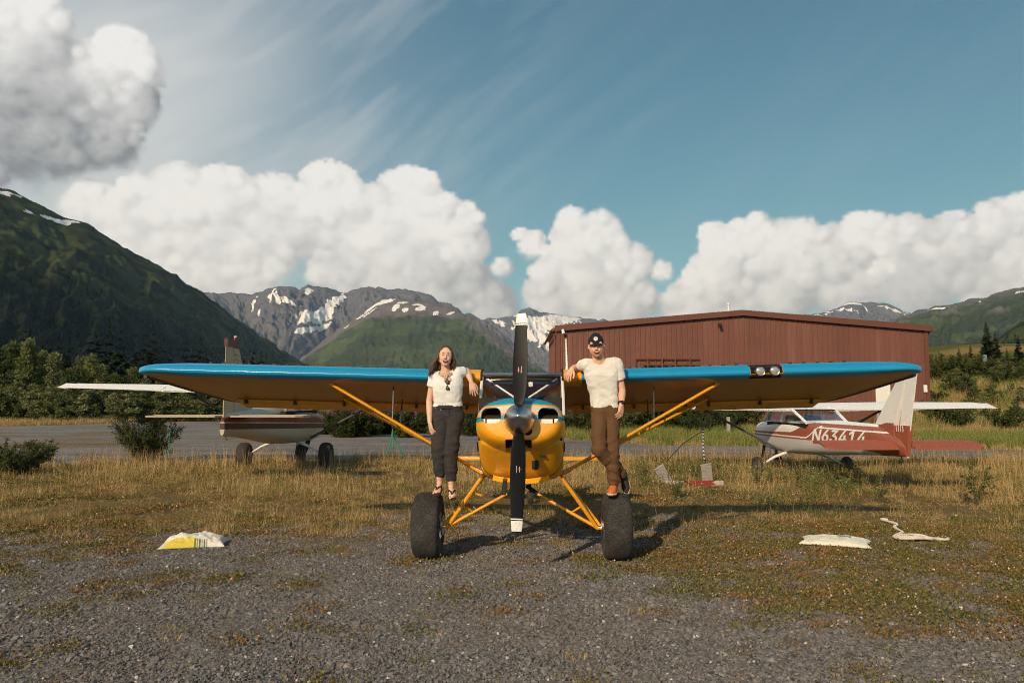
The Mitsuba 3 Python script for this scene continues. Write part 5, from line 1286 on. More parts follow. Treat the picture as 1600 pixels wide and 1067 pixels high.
    add('shirt', ms, 'shirt_cream', t, smooth=True)
    tr = [hull((waist + V3(-.052, 0, -.09), .092), (waist + V3(.052, 0, -.09), .092), (pelvis - X * .060, .100), (pelvis + X * .060, .100), (pelvis + V3(0, .02, -.07), .10))]
    for h, k, a in ((hipl, kl, al), (hipr, kr, ar)):
        tr += [hull((h + V3(0, 0, -.02), .090), (h * .5 + k * .5, .083)), hull((h * .5 + k * .5, .083), (k, .074)), hull((k, .074), (k * .5 + a * .5, .071)), hull((k * .5 + a * .5, .071), (a + (k - a) * .06, .058))]
    mt = folds(finish(union(tr), .010, 5), .024, (12, 8, 19), 19, lambda v: np.clip(.45 + 1.2 * (1.5 - v[:, 2]), .45, 1.25))
    add('trousers', mt, 'trouser_brown', t, smooth=True)
    # watch
    wp = wr + (er - wr) * .10; dw = norm(er - wr)
    ring = [wp + .034 * (math.cos(q) * norm(np.cross(dw, (0, 1, 0))) + math.sin(q) * norm(np.cross(dw, np.cross(dw, (0, 1, 0))))) for q in np.linspace(0, 2 * math.pi, 28)]
    wt = add('watch', tube(ring, .007, 6, flat=(dw, 2.0)), 'cap_black', t)
    add('watch_case', tm(hull((wp + V3(.020, -.034, 0), .013), (wp + V3(.004, -.040, 0), .013))), 'cap_black', wt)
    # shoes: one planted, one toe down behind
    def shoe(name, a, d, u, label, upper='shoe_orange'):
        d = norm(d); u = norm(np.asarray(u, float) - d * (np.asarray(u, float) @ d)); l = np.cross(d, u)
        P = lambda f, b, h: a + d * f + l * b + u * h
        up_ = union([hull((P(-.045, 0, -.035), .036), (P(-.02, 0, .012), .040), (P(.02, 0, .0), .036)), hull((P(-.045, 0, -.045), .034), (P(.04, 0, -.03), .038), (P(.12, .015, -.055), .030), (P(.12, -.018, -.055), .028), (P(.165, 0, -.062), .022))])
        k = add(name, finish(up_, .01, 4), upper, t, smooth=True, label=label)
        sole = hull(*[(P(f, b, h), .013) for f, b, h in ((-.075, .022, -.085), (-.075, -.022, -.085), (.02, .030, -.085), (.02, -.030, -.085), (.12, .042, -.085), (.12, -.040, -.085), (.18, .018, -.078), (.18, -.018, -.078))])
        add('sole', tm(sole), 'sole_pale', k)
        add('tread', tm(sole.scale([1, 1, 1]).translate([float(c) for c in -u * .010])), 'shoe_dark', k)
        for q in range(4):
            f = .02 + q * .028
            add('lace', tube([P(f, -.026, -.018 - q * .008), P(f + .004, 0, .006 - q * .010), P(f, .026, -.018 - q * .008)], .0042, 5), 'sole_pale' if q % 2 else 'shoe_dark', k)
        return k
    shoe('shoe', at(1.117, .830, 8.83), (-.35, -1, -.10), (0, 0, 1), 'orange running shoe planted on the tyre')
    shoe('shoe', at(1.240, .905, 8.97), (.10, -.22, -1), (-.35, -1, .15), 'dark running shoe held toe down behind the other', 'shoe_dark')
woman()
man_person()

# ---------------------------------------------------------------- plants
frame()
def jitter_color(rng, base, n, dv=.35, dh=.12):
    c = np.array(base, float)[None] * (1 + dv * (rng.random((n, 1)) * 2 - 1)) * (1 + dh * (rng.random((n, 3)) * 2 - 1))
    return np.clip(c, .004, .95)

def leaves(rng, P, size, base, aim=None, long=1.8, dv=.35, droop=0.0):
    """One folded rhombus per point: four vertices, two triangles. aim: preferred directions."""
    n = len(P)
    d = rng.normal(size=(n, 3)) if aim is None else aim + .7 * rng.normal(size=(n, 3))
    d[:, 2] -= droop; d /= np.linalg.norm(d, axis=1, keepdims=True) + 1e-9
    s = np.cross(d, rng.normal(size=(n, 3))); s /= np.linalg.norm(s, axis=1, keepdims=True) + 1e-9
    sz = size * (.6 + .8 * rng.random((n, 1)))
    up = np.cross(d, s)
    a, b = P, P + d * sz * long
    m1 = P + d * sz * long * .45 + s * sz * .5 + up * sz * .12; m2 = P + d * sz * long * .45 - s * sz * .5 + up * sz * .12
    V = np.stack([a, m1, b, m2], 1).reshape(-1, 3)
    i = np.arange(n) * 4
    F = np.concatenate([np.stack([i, i + 1, i + 2], 1), np.stack([i, i + 2, i + 3], 1)])
    C = np.repeat(jitter_color(rng, base, n, dv), 4, 0)
    return V, F, C

def merge(parts):
    V, F, C, o = [], [], [], 0
    for v, f, c in parts:
        V.append(v); F.append(np.asarray(f) + o); C.append(c); o += len(v)
    return np.vstack(V), np.vstack(F), np.vstack(C)

def painted(mesh, c, rng=None):
    m = tm(mesh); k = np.tile(np.array(c, float), (len(m.vertices), 1))
    if rng is not None: k = k * (.8 + .4 * rng.random((len(k), 1)))
    return np.array(m.vertices), np.array(m.faces), k

def baked_ply(vfc, mat):
    v, f, c = vfc
    return ply((v, f), mat, False, None, c) if False else ply(trimesh.Trimesh(v, f, process=False), mat, False, None, c)

bsdf('bark', (0.075, 0.060, 0.048), 0.9)

def broadleaf(seed, h, spread, base, n_clump=46, per=70, leaf=.17, bare=.12, conic=.5):
    """A young poplar or alder: tapered trunk, limbs, leaf clumps scattered unevenly through the crown."""
    rng = np.random.default_rng(seed)
    lean = rng.normal(0, .03, 2) * h
    tr = lambda q: np.array((lean[0] * q * q, lean[1] * q * q, h * q))
    wood = [tube([tr(q) for q in np.linspace(0, .96, 8)], np.linspace(.022 * h, .004 * h, 8), 7)]
    P, A, S = [], [], []
    for k in range(n_clump):
        q = bare + (1 - bare) * rng.random() ** .85
        w = spread * (1 - q) ** conic * (1.25 - .5 * rng.random()) * (.35 + .65 * min(1, (q - bare) / .18 + .3))
        a = rng.uniform(0, 2 * math.pi); r = w * math.sqrt(rng.random() * .9 + .1)
        c = tr(q) + np.array((math.cos(a) * r, math.sin(a) * r, rng.uniform(0, .05) * h))
        if k % 2 == 0:
            s = tr(max(q - .16, .03)); wood.append(tube([s, s * .45 + c * .55 + (0, 0, -.02 * h), c], [.008 * h, .005 * h, .002 * h], 5))
        cr = h * rng.uniform(.045, .095)
        p = rng.normal(size=(per, 3)); p /= np.linalg.norm(p, axis=1, keepdims=True)
        rr = rng.random((per, 1)) ** .45
        P.append(c + p * rr * cr * np.array((1.1, 1.1, .85))); A.append(p + (0, 0, .2))
        S.append(np.full(per, rng.uniform(.72, 1.28)))
    P, A, S = np.vstack(P), np.vstack(A), np.concatenate(S)
    v, f, c = leaves(rng, P, leaf, base, A, 1.5, .30)
    c = np.clip(c * np.repeat(S, 4)[:, None], .004, .9)
    return ply(cat(*wood), 'bark', 40), ply(trimesh.Trimesh(v, f, process=False), 'leafy', False, None, c)

def shrub(seed, h, w, base, n_stem=16, per=150, leaf=.045, long=2.0, open_=.35, flowers=None):
    rng = np.random.default_rng(seed)
    wood, P, A = [], [], []
    tips = []
    for k in range(n_stem):
        a = rng.uniform(0, 2 * math.pi); tilt = w / h * .55 * math.sqrt(rng.random())
        ln = h * rng.uniform(.62, 1.03) * (1 - .25 * tilt * h / w)
        b = np.array((math.cos(a), math.sin(a), 0)) * rng.uniform(0, .10) * w
        pts = [b + np.array((math.cos(a) * tilt * ln * q * (1 + .5 * q), math.sin(a) * tilt * ln * q * (1 + .5 * q), ln * q)) + rng.normal(0, .012 * h, 3) * q for q in np.linspace(0, 1, 6)]
        wood.append(tube(pts, np.linspace(.012, .003, 6) * h, 5)); tips.append(pts[-1])
        for j in range(5):
            q = rng.uniform(open_, .95); i = min(int(q * 5), 4); o = pts[i] * (1 - (q * 5 - i)) + pts[i + 1] * (q * 5 - i)
            d = norm(np.array((math.cos(a), math.sin(a), .8)) + rng.normal(0, .8, 3)) * h * rng.uniform(.12, .28)
            wood.append(tube([o, o + d * .55 + (0, 0, .01 * h), o + d], [.005 * h, .003 * h, .0015 * h], 4))
            t = rng.random((per // 5, 1)); P.append(o + d * t * 1.05 + rng.normal(0, .03 * h, (per // 5, 3))); A.append(np.tile(norm(d) * .8, (per // 5, 1)))
        t = rng.random((per // 3, 1)) * (1 - open_) + open_
        idx = np.clip((t[:, 0] * 5).astype(int), 0, 4); fr = t * 5 - idx[:, None]; pa = np.array(pts)
        P.append(pa[idx] * (1 - fr) + pa[idx + 1] * fr + rng.normal(0, .02 * h, (per // 3, 3))); A.append(rng.normal(size=(per // 3, 3)) * .5 + (0, 0, .5))
    P, A = np.vstack(P), np.vstack(A)
    P[:, 2] = np.maximum(P[:, 2], .03 * h)
    parts = leaves(rng, P, leaf, base, A, long, .40)
    fl = None
    if flowers is not None:
        Q = []
        for p in tips:
            k = 46; Q.append(p + np.stack([rng.normal(0, .022 * h, k), rng.normal(0, .022 * h, k), rng.random(k) * .30 * h - .05 * h], 1))
        q = leaves(rng, np.vstack(Q), leaf * .55, flowers, None, 1.1, .3)
        fl = ply(trimesh.Trimesh(q[0], q[1], process=False), 'leafy', False, None, q[2])
    return ply(cat(*wood), 'bark', 40), ply(trimesh.Trimesh(parts[0], parts[1], process=False), 'leafy', False, None, parts[2]), fl

def spruce(seed, h, base=(.020, .034, .016), levels=26):
    rng = np.random.default_rng(seed)
    V, F, C, o = [], [], [], 0
    def quad(a, b, c, d, col):
        nonlocal o
        V.extend([a, b, c, d]); F.extend([[o, o + 1, o + 2], [o, o + 2, o + 3]]); C.extend([col] * 4); o += 4
    for k in range(levels):
        q = .05 + .95 * k / levels; z = h * q
        r = h * .20 * (1 - q) ** .85 * rng.uniform(.65, 1.15) + .02 * h * (1 - q)
        for j in range(max(5, int(9 * (1 - q) + 4))):
            a = rng.uniform(0, 2 * math.pi); L = r * rng.uniform(.65, 1.15)
            d = np.array((math.cos(a), math.sin(a), 0)); s = np.array((-math.sin(a), math.cos(a), 0))
            dr_ = -.30 * L; up_ = .10 * L
            p0 = np.array((0, 0, z)); p1 = d * L * .55 + (0, 0, z + dr_ * .55); p2 = d * L + (0, 0, z + dr_ * .8 + up_ * .5)
            w = L * .24 + .012 * h
            for g in (0, 1):
                ang = (g - .5) * 1.2 + rng.normal(0, .2); t = s * math.cos(ang) + np.array((0, 0, 1)) * math.sin(ang)
                col = jitter_color(rng, base, 1, .4)[0]
                quad(p0 + t * w * .25, p1 + t * w, p1 - t * w, p0 - t * w * .25, col)
                quad(p1 + t * w, p2 + t * w * .12, p2 - t * w * .12, p1 - t * w, col * 1.25)
    quad(np.array((0, 0, h * .93)), np.array((.012 * h, 0, h * .95)), np.array((0, 0, h * 1.03)), np.array((-.012 * h, 0, h * .95)), np.array(base))
    tr = ply(tube([(0, 0, -.3), (0, 0, h * .5), (0, 0, h * .97)], [.018 * h, .010 * h, .002 * h], 6), 'bark', 40)
    return tr, ply(trimesh.Trimesh(np.array(V), np.array(F), process=False), 'needles', False, None, np.array(C))

GROUPED = {}
def stand(name, label, cat_, parts, x, y, rz, s, group=None, dz=0.0):
    """One plant: parts = (part name, ply) pairs shared between copies."""
    k = thing(name, label, cat_, group)
    if group: GROUPED.setdefault(group, []).append((x / y, k))
    for nm, p in parts:
        if p is not None: add(nm, None, None, k, plydict=p, to_world=place(x, y, float(gz(x, y)) + dz, rz, s))
    return k

rng = np.random.default_rng(77)
U = rng.uniform
# --- the tree row at the left edge of the field
GREENS = [(.155, .180, .070), (.185, .200, .090), (.095, .125, .045)]
poplars = [broadleaf(200 + i, 7.0, 1.25 if i % 2 else 1.7, GREENS[i % 3], 60, 60, .17, .10, .62) for i in range(4)]
bushes = [broadleaf(300 + i, 3.0, 1.6, GREENS[(i + 1) % 3], 40, 60, .12, .02, .35) for i in range(3)]
for i, (px, D, h) in enumerate([(-40, 84, 8.2), (-14, 88, 7.6), (10, 86, 8.2), (42, 80, 7.6), (64, 90, 7.2), (86, 84, 6.8), (112, 82, 5.2), (128, 88, 6.4), (142, 86, 6.6), (160, 92, 6.0), (184, 84, 4.8), (206, 90, 5.4), (228, 88, 4.6), (250, 92, 4.4), (272, 90, 4.0), (296, 94, 3.8), (318, 96, 3.2), (-75, 86, 8.0)]):
    p = poplars[i % 4]; x = (px - 800) / 1244 * D
    stand('poplar_tree', 'pale green poplar tree in the row at far left', 'tree', (('trunk', p[0]), ('crown', p[1])), x, D, U(0, 6.28), h / 7.0, 'poplar trees in the row at far left')
for i in range(34):
    px = -60 + i * 13.5 + U(-5, 5); D = U(74, 80) + max(0, px - 200) * .06; p = bushes[i % 3]
    stand('field_bush', 'green bush along the foot of the poplar row', 'bush', (('stems', p[0]), ('foliage', p[1])), (px - 800) / 1244 * D, D, U(0, 6.28), np.array((1.25, 1.25, U(.75, 1.15) * (1.0 - .25 * max(0, (px - 150) / 250)))), 'bushes along the tree row')
# --- dark spruce forest: behind the row, on the lower slopes, and on the right hand spur
sp_far = [spruce(400 + i, 12.0, (.016, .026, .014), 11) for i in range(4)]
sp_near = [spruce(420 + i, 10.0, (.026, .040, .018), 30) for i in range(3)]
for i in range(4):
    scene[f'spruce_kind_{i}'] = {'type': 'shapegroup', 'crown': sp_far[i][1]}
def inst(key, group, w):
    scene[key] = {'type': 'instance', 'to_world': w, 'kind_': {'type': 'ref', 'id': group}}
n = 0
for i in range(520):
    px = U(-120, 470); D = U(125, 330); x = (px - 800) / 1244 * D
    n += 1; inst(f'spruce_forest__{n:03d}', f'spruce_kind_{i % 4}', place(x, D, float(gz(x, D)) - .3, U(0, 6.28), U(.8, 1.35) * (1.0 - .25 * (px > 330))))
for (Xm, Ym, Zm, el), cnt, top in ((near_mtn, 4200, .52), (spur, 1500, 1.1)):
    w = (el < top) & (el > .0) & (meshkit.fbm(np.stack([Xm / 240, Ym / 240, Zm / 160], -1), 3, 88) > .40 + .25 * np.clip(el / top, 0, 1) - .22)
    w[:len(w) // 5] = False
    iy, ix = np.nonzero(w); pick = rng.integers(0, len(iy), cnt)
    for q in pick:
        a, b = iy[q], ix[q]
        n += 1; inst(f'spruce_forest__{n:03d}', f'spruce_kind_{n % 4}', place(Xm[a, b] + U(-6, 6), Ym[a, b] + U(-6, 6), Zm[a, b] - 1.5, U(0, 6.28), U(.75, 1.45)))
labels['spruce_forest'] = {'kind': 'stuff', 'label': 'dark spruce forest at the foot of the mountains', 'category': 'forest'}
# --- the bank on the right: spruces, bushes, a pole with a board
for px, D, h, lab in ((1544, 92, 7.2, 'tallest dark spruce tree on the bank at right, just left of its twin'), (1558, 93, 6.0, 'slightly shorter dark spruce tree right of the tallest one on the bank'), (1593, 88, 5.4, 'broad dark spruce tree at the right edge of the photo'), (1518, 96, 4.6, 'middle sized spruce tree left of the two tall ones on the bank'), (1500, 98, 4.2, 'low spruce tree on the bank between hangar and tall spruces'), (1464, 90, 3.4, 'small spruce tree just right of the hangar roof corner'), (1575, 96, 4.0, 'small spruce tree between the tall twins and the right edge')):
    p = sp_near[n % 3]; n += 1
    stand('spruce_tree', lab, 'tree', (('trunk', p[0]), ('crown', p[1])), (px - 800) / 1244 * D, D, U(0, 6.28), np.array((h / 10 * 1.25, h / 10 * 1.25, h / 10)), None)
DK, MD, OL = (.055, .075, .028), (.080, .102, .034), (.115, .125, .042)
shr = [shrub(500 + i, 1.6, 2.3, (DK, MD, OL)[i % 3], 22, 165, .066, 1.7, .06) for i in range(4)]
for i in range(30):
    px = U(1462, 1640); D = U(70, 90); p = shr[i % 4]; s = U(1.0, 1.9)
    stand('bank_bush', 'dark bush on the bank right of the hangar', 'bush', (('stems', p[0]), ('foliage', p[1])), (px - 800) / 1244 * D, D, U(0, 6.28), s, 'bushes on the bank right of the hangar')
for i in range(22):
    px = U(1460, 1640); D = U(52, 84); p = bushes[i % 3]; q_ = U(.28, .62)
    stand('bank_bush', 'dark bush on the bank right of the hangar', 'bush', (('stems', p[0]), ('foliage', p[1])), (px - 800) / 1244 * D, D, U(0, 6.28), np.array((q_ * 1.2, q_ * 1.2, q_)), 'bushes on the bank right of the hangar')
for px, D, s, lab in ((1474, 46, 1.15, 'wide dark bush on the bank just above the brown tailplane'), (1493, 45, .95, 'low dark bush right beside the wide one on the bank'), (1565, 44, .95, 'round bush on the bank at the right, below the white wing tip'), (1572, 62, 1.05, 'dark bush on the dry slope above the white wing tip'), (1500, 64, .8, 'small bush on the dry slope right of the hangar wall'), (1464, 62, .6, 'smallest bush at the foot of the right hangar corner'), (1612, 47, 1.0, 'bush cut by the right edge of the photo')):
    p = shr[int(px) % 4]
    stand('slope_bush', lab, 'bush', (('stems', p[0]), ('foliage', p[1])), (px - 800) / 1244 * D, D, U(0, 6.28), s)
# --- hedge of brush in front of the hangar and beyond the strip
for i in range(26):
    px = (895 + i * 12.5 + U(-5, 5)) if i < 22 else U(700, 770); D = U(41, 49); p = shr[i % 4]
    stand('hedge_bush', 'dark leafy bush along the front of the hangar', 'bush', (('stems', p[0]), ('foliage', p[1])), (px - 800) / 1244 * D, D, U(0, 6.28), U(.75, 1.15), 'bushes along the front of the hangar')
fw = [shrub(540 + i, 1.5, 1.6, (.055, .075, .025), 18, 150, .06, 2.6, .1, (.42, .16, .26)) for i in range(2)]
for i in range(16):
    px = U(522, 640); D = U(40, 46); p = fw[i % 2]
    stand('fireweed', 'clump of pink fireweed behind the cream plane', 'plant', (('stems', p[0]), ('foliage', p[1]), ('flowers', p[2])), (px - 800) / 1244 * D, D, U(0, 6.28), U(.8, 1.15), 'clumps of pink fireweed')
for i in range(9):
    px = U(500, 770); D = U(44, 50); p = shr[i % 4]
    stand('verge_bush', 'green bush beyond the strip left of the cowling', 'bush', (('stems', p[0]), ('foliage', p[1])), (px - 800) / 1244 * D, D, U(0, 6.28), U(.7, 1.2), 'bushes beyond the strip at centre')
# --- the bushes and weeds close by
bl = shrub(601, 1.30, 2.1, (.085, .105, .042), 46, 330, .022, 2.4, .12)
stand('willow_bush', 'large leafy green bush growing at the edge of the strip left of the cream plane', 'bush', (('stems', bl[0]), ('foliage', bl[1])), -10.6, 23.2, .4, np.array((.82, .82, 1.12)))
bl2 = shrub(602, .85, 1.6, (.090, .108, .044), 40, 280, .020, 2.4, .10)
stand('willow_bush', 'low green bush cut by the left edge of the photo', 'bush', (('stems', bl2[0]), ('foliage', bl2[1])), -12.15, 19.6, 1.4, 1.0)
wds = [shrub(610 + q, .62, .30, ((.12, .15, .05), (.15, .16, .06), (.10, .13, .045))[q], 5, 60, .022, 2.1, .15) for q in range(3)]
for x, y, s, lab in ((7.95, 13.8, 1.25, 'young leafy sapling standing alone in dry grass at the right'), (6.35, 13.9, .75, 'dark green upright weed in the wing shadow at right'), (3.0, 14.6, .8, 'pale leafy weed just left of the grey plank'), (5.25, 17.2, .9, 'tall green weed growing beside the white plane wheel'), (6.2, 17.4, .7, 'bright green weed between the wheels of the white plane'), (2.75, 17.0, .8, 'leafy weed beside the leaning plank behind the man'), (4.1, 17.9, .85, 'bright green weed between the two planks')):
    stand('weed', lab, 'plant', (('stems', wds[int(x * 7) % 3][0]), ('foliage', wds[int(x * 7) % 3][1])), x, y, x, s)
# --- grass and weeds as ground cover
def blades(rng, n, rad, h0, h1, w, cols, lean=.35, seg=2, wild=1.0):
    a = rng.uniform(0, 2 * math.pi, n); r = rad * np.sqrt(rng.random(n))
    b = np.stack([r * np.cos(a), r * np.sin(a), np.full(n, -.02)], 1)
    h = rng.uniform(h0, h1, n) * (.55 + .45 * rng.random(n) ** wild); t = rng.uniform(0, 2 * math.pi, n)
    d = np.stack([np.cos(t), np.sin(t), 0 * t], 1); k = lean * rng.uniform(.2, 1.3, n)
    f = rng.uniform(0, 2 * math.pi, n); s = np.stack([np.cos(f), np.sin(f), 0 * f], 1) * (w * rng.uniform(.6, 1.3, n))[:, None] / 2
    mid = b + d * (h * k * .35)[:, None] + np.array((0, 0, 1)) * (h * .6)[:, None]
    tip = b + d * (h * k)[:, None] + np.array((0, 0, 1)) * h[:, None]
    V = np.stack([b - s, b + s, mid - s * .7, mid + s * .7, tip], 1).reshape(-1, 3)
    i = np.arange(n) * 5
    F = np.concatenate([np.stack([i, i + 1, i + 3], 1), np.stack([i, i + 3, i + 2], 1), np.stack([i + 2, i + 3, i + 4], 1)])
    c = np.array(cols)[rng.integers(0, len(cols), n)] * (.7 + .6 * rng.random((n, 1)))
    return V, F, np.clip(np.repeat(c, 5, 0), .005, .9)
STRAW = [(.46, .33, .155), (.40, .28, .125), (.31, .22, .10), (.50, .385, .21), (.24, .18, .075)]
MIXED = [(.34, .25, .10), (.22, .19, .065), (.14, .155, .042), (.27, .20, .085), (.10, .13, .034)]
LUSH = [(.13, .19, .040), (.17, .22, .055), (.10, .145, .034), (.22, .22, .075), (.30, .25, .10)]
RUST = [(.24, .115, .048), (.18, .10, .042), (.26, .17, .07), (.12, .11, .038)]
def heads(rng, n, rad, h0, h1, cols):     # thin seed stalks
    return merge([blades(rng, n, rad, h0, h1, .0045, cols, .22, wild=.4)])
def group_(key, vfc):
    scene[key] = {'type': 'shapegroup', 'tuft': ply(trimesh.Trimesh(vfc[0], vfc[1], process=False), 'grass_blade', False, None, vfc[2])}
scene['grass_blade'] = {'type': 'twosided', 'nested': {'type': 'diffuse', 'reflectance': {'type': 'mesh_attribute', 'name': 'vertex_color'}}}
gr = np.random.default_rng(31)
for i in range(3):
    group_(f'straw_kind_{i}', merge([blades(gr, 120, .30, .05, .19, .0065, STRAW if i else MIXED, .7), heads(gr, 9, .30, .25, .52, STRAW), blades(gr, 60, .32, .03, .09, .012, RUST + MIXED, 1.2)]))
    group_(f'mixed_kind_{i}', merge([blades(gr, 95, .30, .05, .15, .0065, MIXED, .8), blades(gr, 80, .32, .03, .10, .013, MIXED + RUST, 1.3)]))
    group_(f'lush_kind_{i}', merge([blades(gr, 120, .45, .35, .85, .017, LUSH, .35)]))
    group_(f'tall_kind_{i}', merge([blades(gr, 110, .45, .3, .7, .013, STRAW, .35), blades(gr, 30, .45, .3, .5, .012, LUSH, .4)]))
    group_(f'tuft_kind_{i}', merge([blades(gr, 55, .09, .03, .10, .0055, (STRAW, MIXED, RUST)[i], .9)]))
    group_(f'low_kind_{i}', merge([blades(gr, 120, .30, .015, .075, .0075, (STRAW + RUST, STRAW, MIXED + STRAW)[i], 1.6)]))
    lp = np.stack([gr.normal(0, .13, 170), gr.normal(0, .13, 170), np.abs(gr.normal(.018, .014, 170))], 1)
    lv = leaves(gr, lp, .020, ((.125, .125, .040), (.20, .125, .050), (.165, .135, .050))[i], np.tile((0, 0, .7), (170, 1)), 1.2, .45)
    fl = leaves(gr, np.stack([gr.normal(0, .14, 3), gr.normal(0, .14, 3), gr.uniform(.03, .05, 3)], 1), .016, (.55, .43, .36), None, 1.0, .2)
    group_(f'clover_kind_{i}', merge([lv, fl, blades(gr, 14, .18, .04, .12, .005, STRAW + RUST, .8)]))
def leafy_tuft(rng, col):
    parts = [blades(rng, 30, .16, .10, .30, .006, MIXED + STRAW, .5)]
    for _ in range(9):
        a = rng.uniform(0, 6.3); b = np.array((rng.normal(0, .09), rng.normal(0, .09), 0)); h = rng.uniform(.16, .42)
        q = rng.random(16) ** .8; p = b + np.stack([math.cos(a) * .25 * h * q, math.sin(a) * .25 * h * q, h * q], 1)
        parts.append(leaves(rng, p, .018, col, np.stack([np.cos(q * 40), np.sin(q * 40), q * 0 + .5], 1), 2.2, .4))
        if rng.random() < .35: parts.append(leaves(rng, p[-3:] + (0, 0, .03), .014, (.60, .56, .48), None, 1.0, .2))
    return merge(parts)
for i in range(3): group_(f'leafy_kind_{i}', leafy_tuft(gr, ((.13, .15, .05), (.20, .16, .06), (.105, .135, .045))[i]))
cnt = dict.fromkeys(('dry_grass', 'green_grass', 'verge_grass', 'weed_cover'), 0)
def sow(name, kind, x, y, s, dz=0.0):
    cnt[name] += 1
    inst(f'{name}__{cnt[name]:03d}', f'{kind}_kind_{cnt[name] % 3}', place(x, y, float(gz(x, y)) + dz, U(0, 6.28), s))
def sown(n, x0, x1, y0, y1):
    y = np.sqrt(U(y0 * y0, y1 * y1, n)); px = U(x0, x1, n)
    return (px - 800) / 1244 * y, y
lo_e = lambda x: strip_edges(np.array([x, x]))[0][0]
clear = [(-6.05 - 1.1, 21.4), (-6.05 + 1.1, 21.4)]
# dry grass between the gravel and the strip
xs_, ys_ = sown(5200, -80, 1680, 9.4, 25.6)
gg, gn = graze(xs_, ys_), green(xs_, ys_)
le_ = strip_edges(np.sort(xs_))[0]; le_ = np.interp(xs_, np.sort(xs_), le_)
patch = fastn(xs_, ys_, 1.3, 55)
for x, y, g, e, q, k in zip(xs_, ys_, gg, gn, patch, le_):
    if U() > g * (.08 + 1.55 * max(q - .27, 0)) or y > k + .9: continue
    if -3.6 < x < 7.6 and 12.4 < y < 14.9 and U() < .55: continue
    far_left = sst(-4, -8, x) * (1 - sst(13, 17, y))
    if y < 10.6 and abs(x) < 2.2 and U() < .75: continue
    s = U(.6, 1.15) * (.55 + .45 * sst(10, 12.5, y)) * (1 - .45 * sst(12.0, 12.8, y) * (1 - sst(14.6, 15.6, y)) * (1 - sst(7, 9, abs(x))) ) * (1 + .35 * sst(17, 21, y)) * (1 - .30 * sst(1.5, 3, x) * (1 - sst(11.5, 13.5, y))) * (1 - .35 * far_left) * (.7 + .6 * q)
    sow('dry_grass' if e < .62 else 'green_grass', 'straw' if e < .62 else 'mixed', x, y, s)
xs_, ys_ = sown(3400, -80, 1680, 10.2, 19)
gg = graze(xs_, ys_); pt = fastn(xs_, ys_, .9, 57)
for x, y, g, q in zip(xs_, ys_, gg, pt):
    if U() < g * max(0, 1.9 * q - .45): sow('weed_cover', 'clover' if U() < .16 else 'low', x, y, U(.7, 1.5))
for x, y in zip(*sown(420, 990, 1330, 12.2, 20.5)):
    if 2.9 < x < 4.8 and 15.2 < y < 17.2: continue
    if fastn(np.array(x), np.array(y), .9, 61) > .42: sow('weed_cover', 'leafy', x, y, U(.6, 1.15) * (.55 if y < 15 else 1))
for x, y in zip(*sown(260, -60, 1680, 11, 25)):
    if U() < graze(np.array(x), np.array(y)): sow('weed_cover', 'leafy', x, y, U(.4, .9) * (.6 if y < 15 else 1))
# foreground tufts and creeping weeds on the gravel
xs_, ys_ = sown(5200, -60, 1660, 4.7, 11.8)
gg = graze(xs_, ys_)
for x, y, g in zip(xs_, ys_, gg):
    if U() > .06 + .52 * g * g: continue
    cl = math.hypot((x - 3.9) / 3.2, (y - 8.6) / 2.9) < 1 or U() < .45
    if cl: sow('weed_cover', 'clover', x, y, U(.45, 1.05), -.004)
    else: sow('weed_cover', 'tuft', x, y, U(.5, 1.2))
xs_, ys_ = sown(1500, -60, 1680, 22, 46)
l_all, h_all = (np.interp(xs_, np.sort(xs_), e_) for e_ in strip_edges(np.sort(xs_)))
for x, y, a_, b_ in zip(xs_, ys_, l_all, h_all):
    d_ = min(abs(y - a_), abs(y - b_))
    if d_ < 1.5 and U() < .8 - .5 * d_: sow('dry_grass', 'straw', x, y, U(.6, 1.4))
# lush verge beyond the strip at the right, straw elsewhere beyond it
xs_, ys_ = sown(2400, 480, 1680, 31, 47)
hi_all = np.interp(xs_, np.sort(xs_), strip_edges(np.sort(xs_))[1])
for x, y, k in zip(xs_, ys_, hi_all):
    if y < k - .3: continue
    lush = sst(1, 5, x) * (1 - sst(k + 8, k + 13, y)) * (.35 + .8 * (y > k + 1.0))
    sow('verge_grass', 'lush' if U() < lush else 'tall', x, y, U(.6, 1.0) * (.6 + .4 * sst(0, 1.5, y - k)))
xs_, ys_ = sown(1500, 1380, 1680, 44, 95)
for x, y in zip(xs_, ys_): sow('verge_grass', 'tall' if U() < .7 else 'lush', x, y, U(.9, 1.6))
xs_, ys_ = sown(1100, -80, 560, 50, 84)
hi_all = np.interp(xs_, np.sort(xs_), strip_edges(np.sort(xs_))[1])
for x, y, k in zip(xs_, ys_, hi_all):
    if y > k: sow('dry_grass', 'tall', x, y, U(.7, 1.3))
for k_, lab in (('dry_grass', 'dry straw coloured grass'), ('green_grass', 'patchy olive green grass among the straw'), ('verge_grass', 'tall green and straw grass beyond the strip'), ('weed_cover', 'low creeping weeds and clover on the gravel')):
    labels[k_] = {'kind': 'stuff', 'label': lab, 'category': 'grass'}
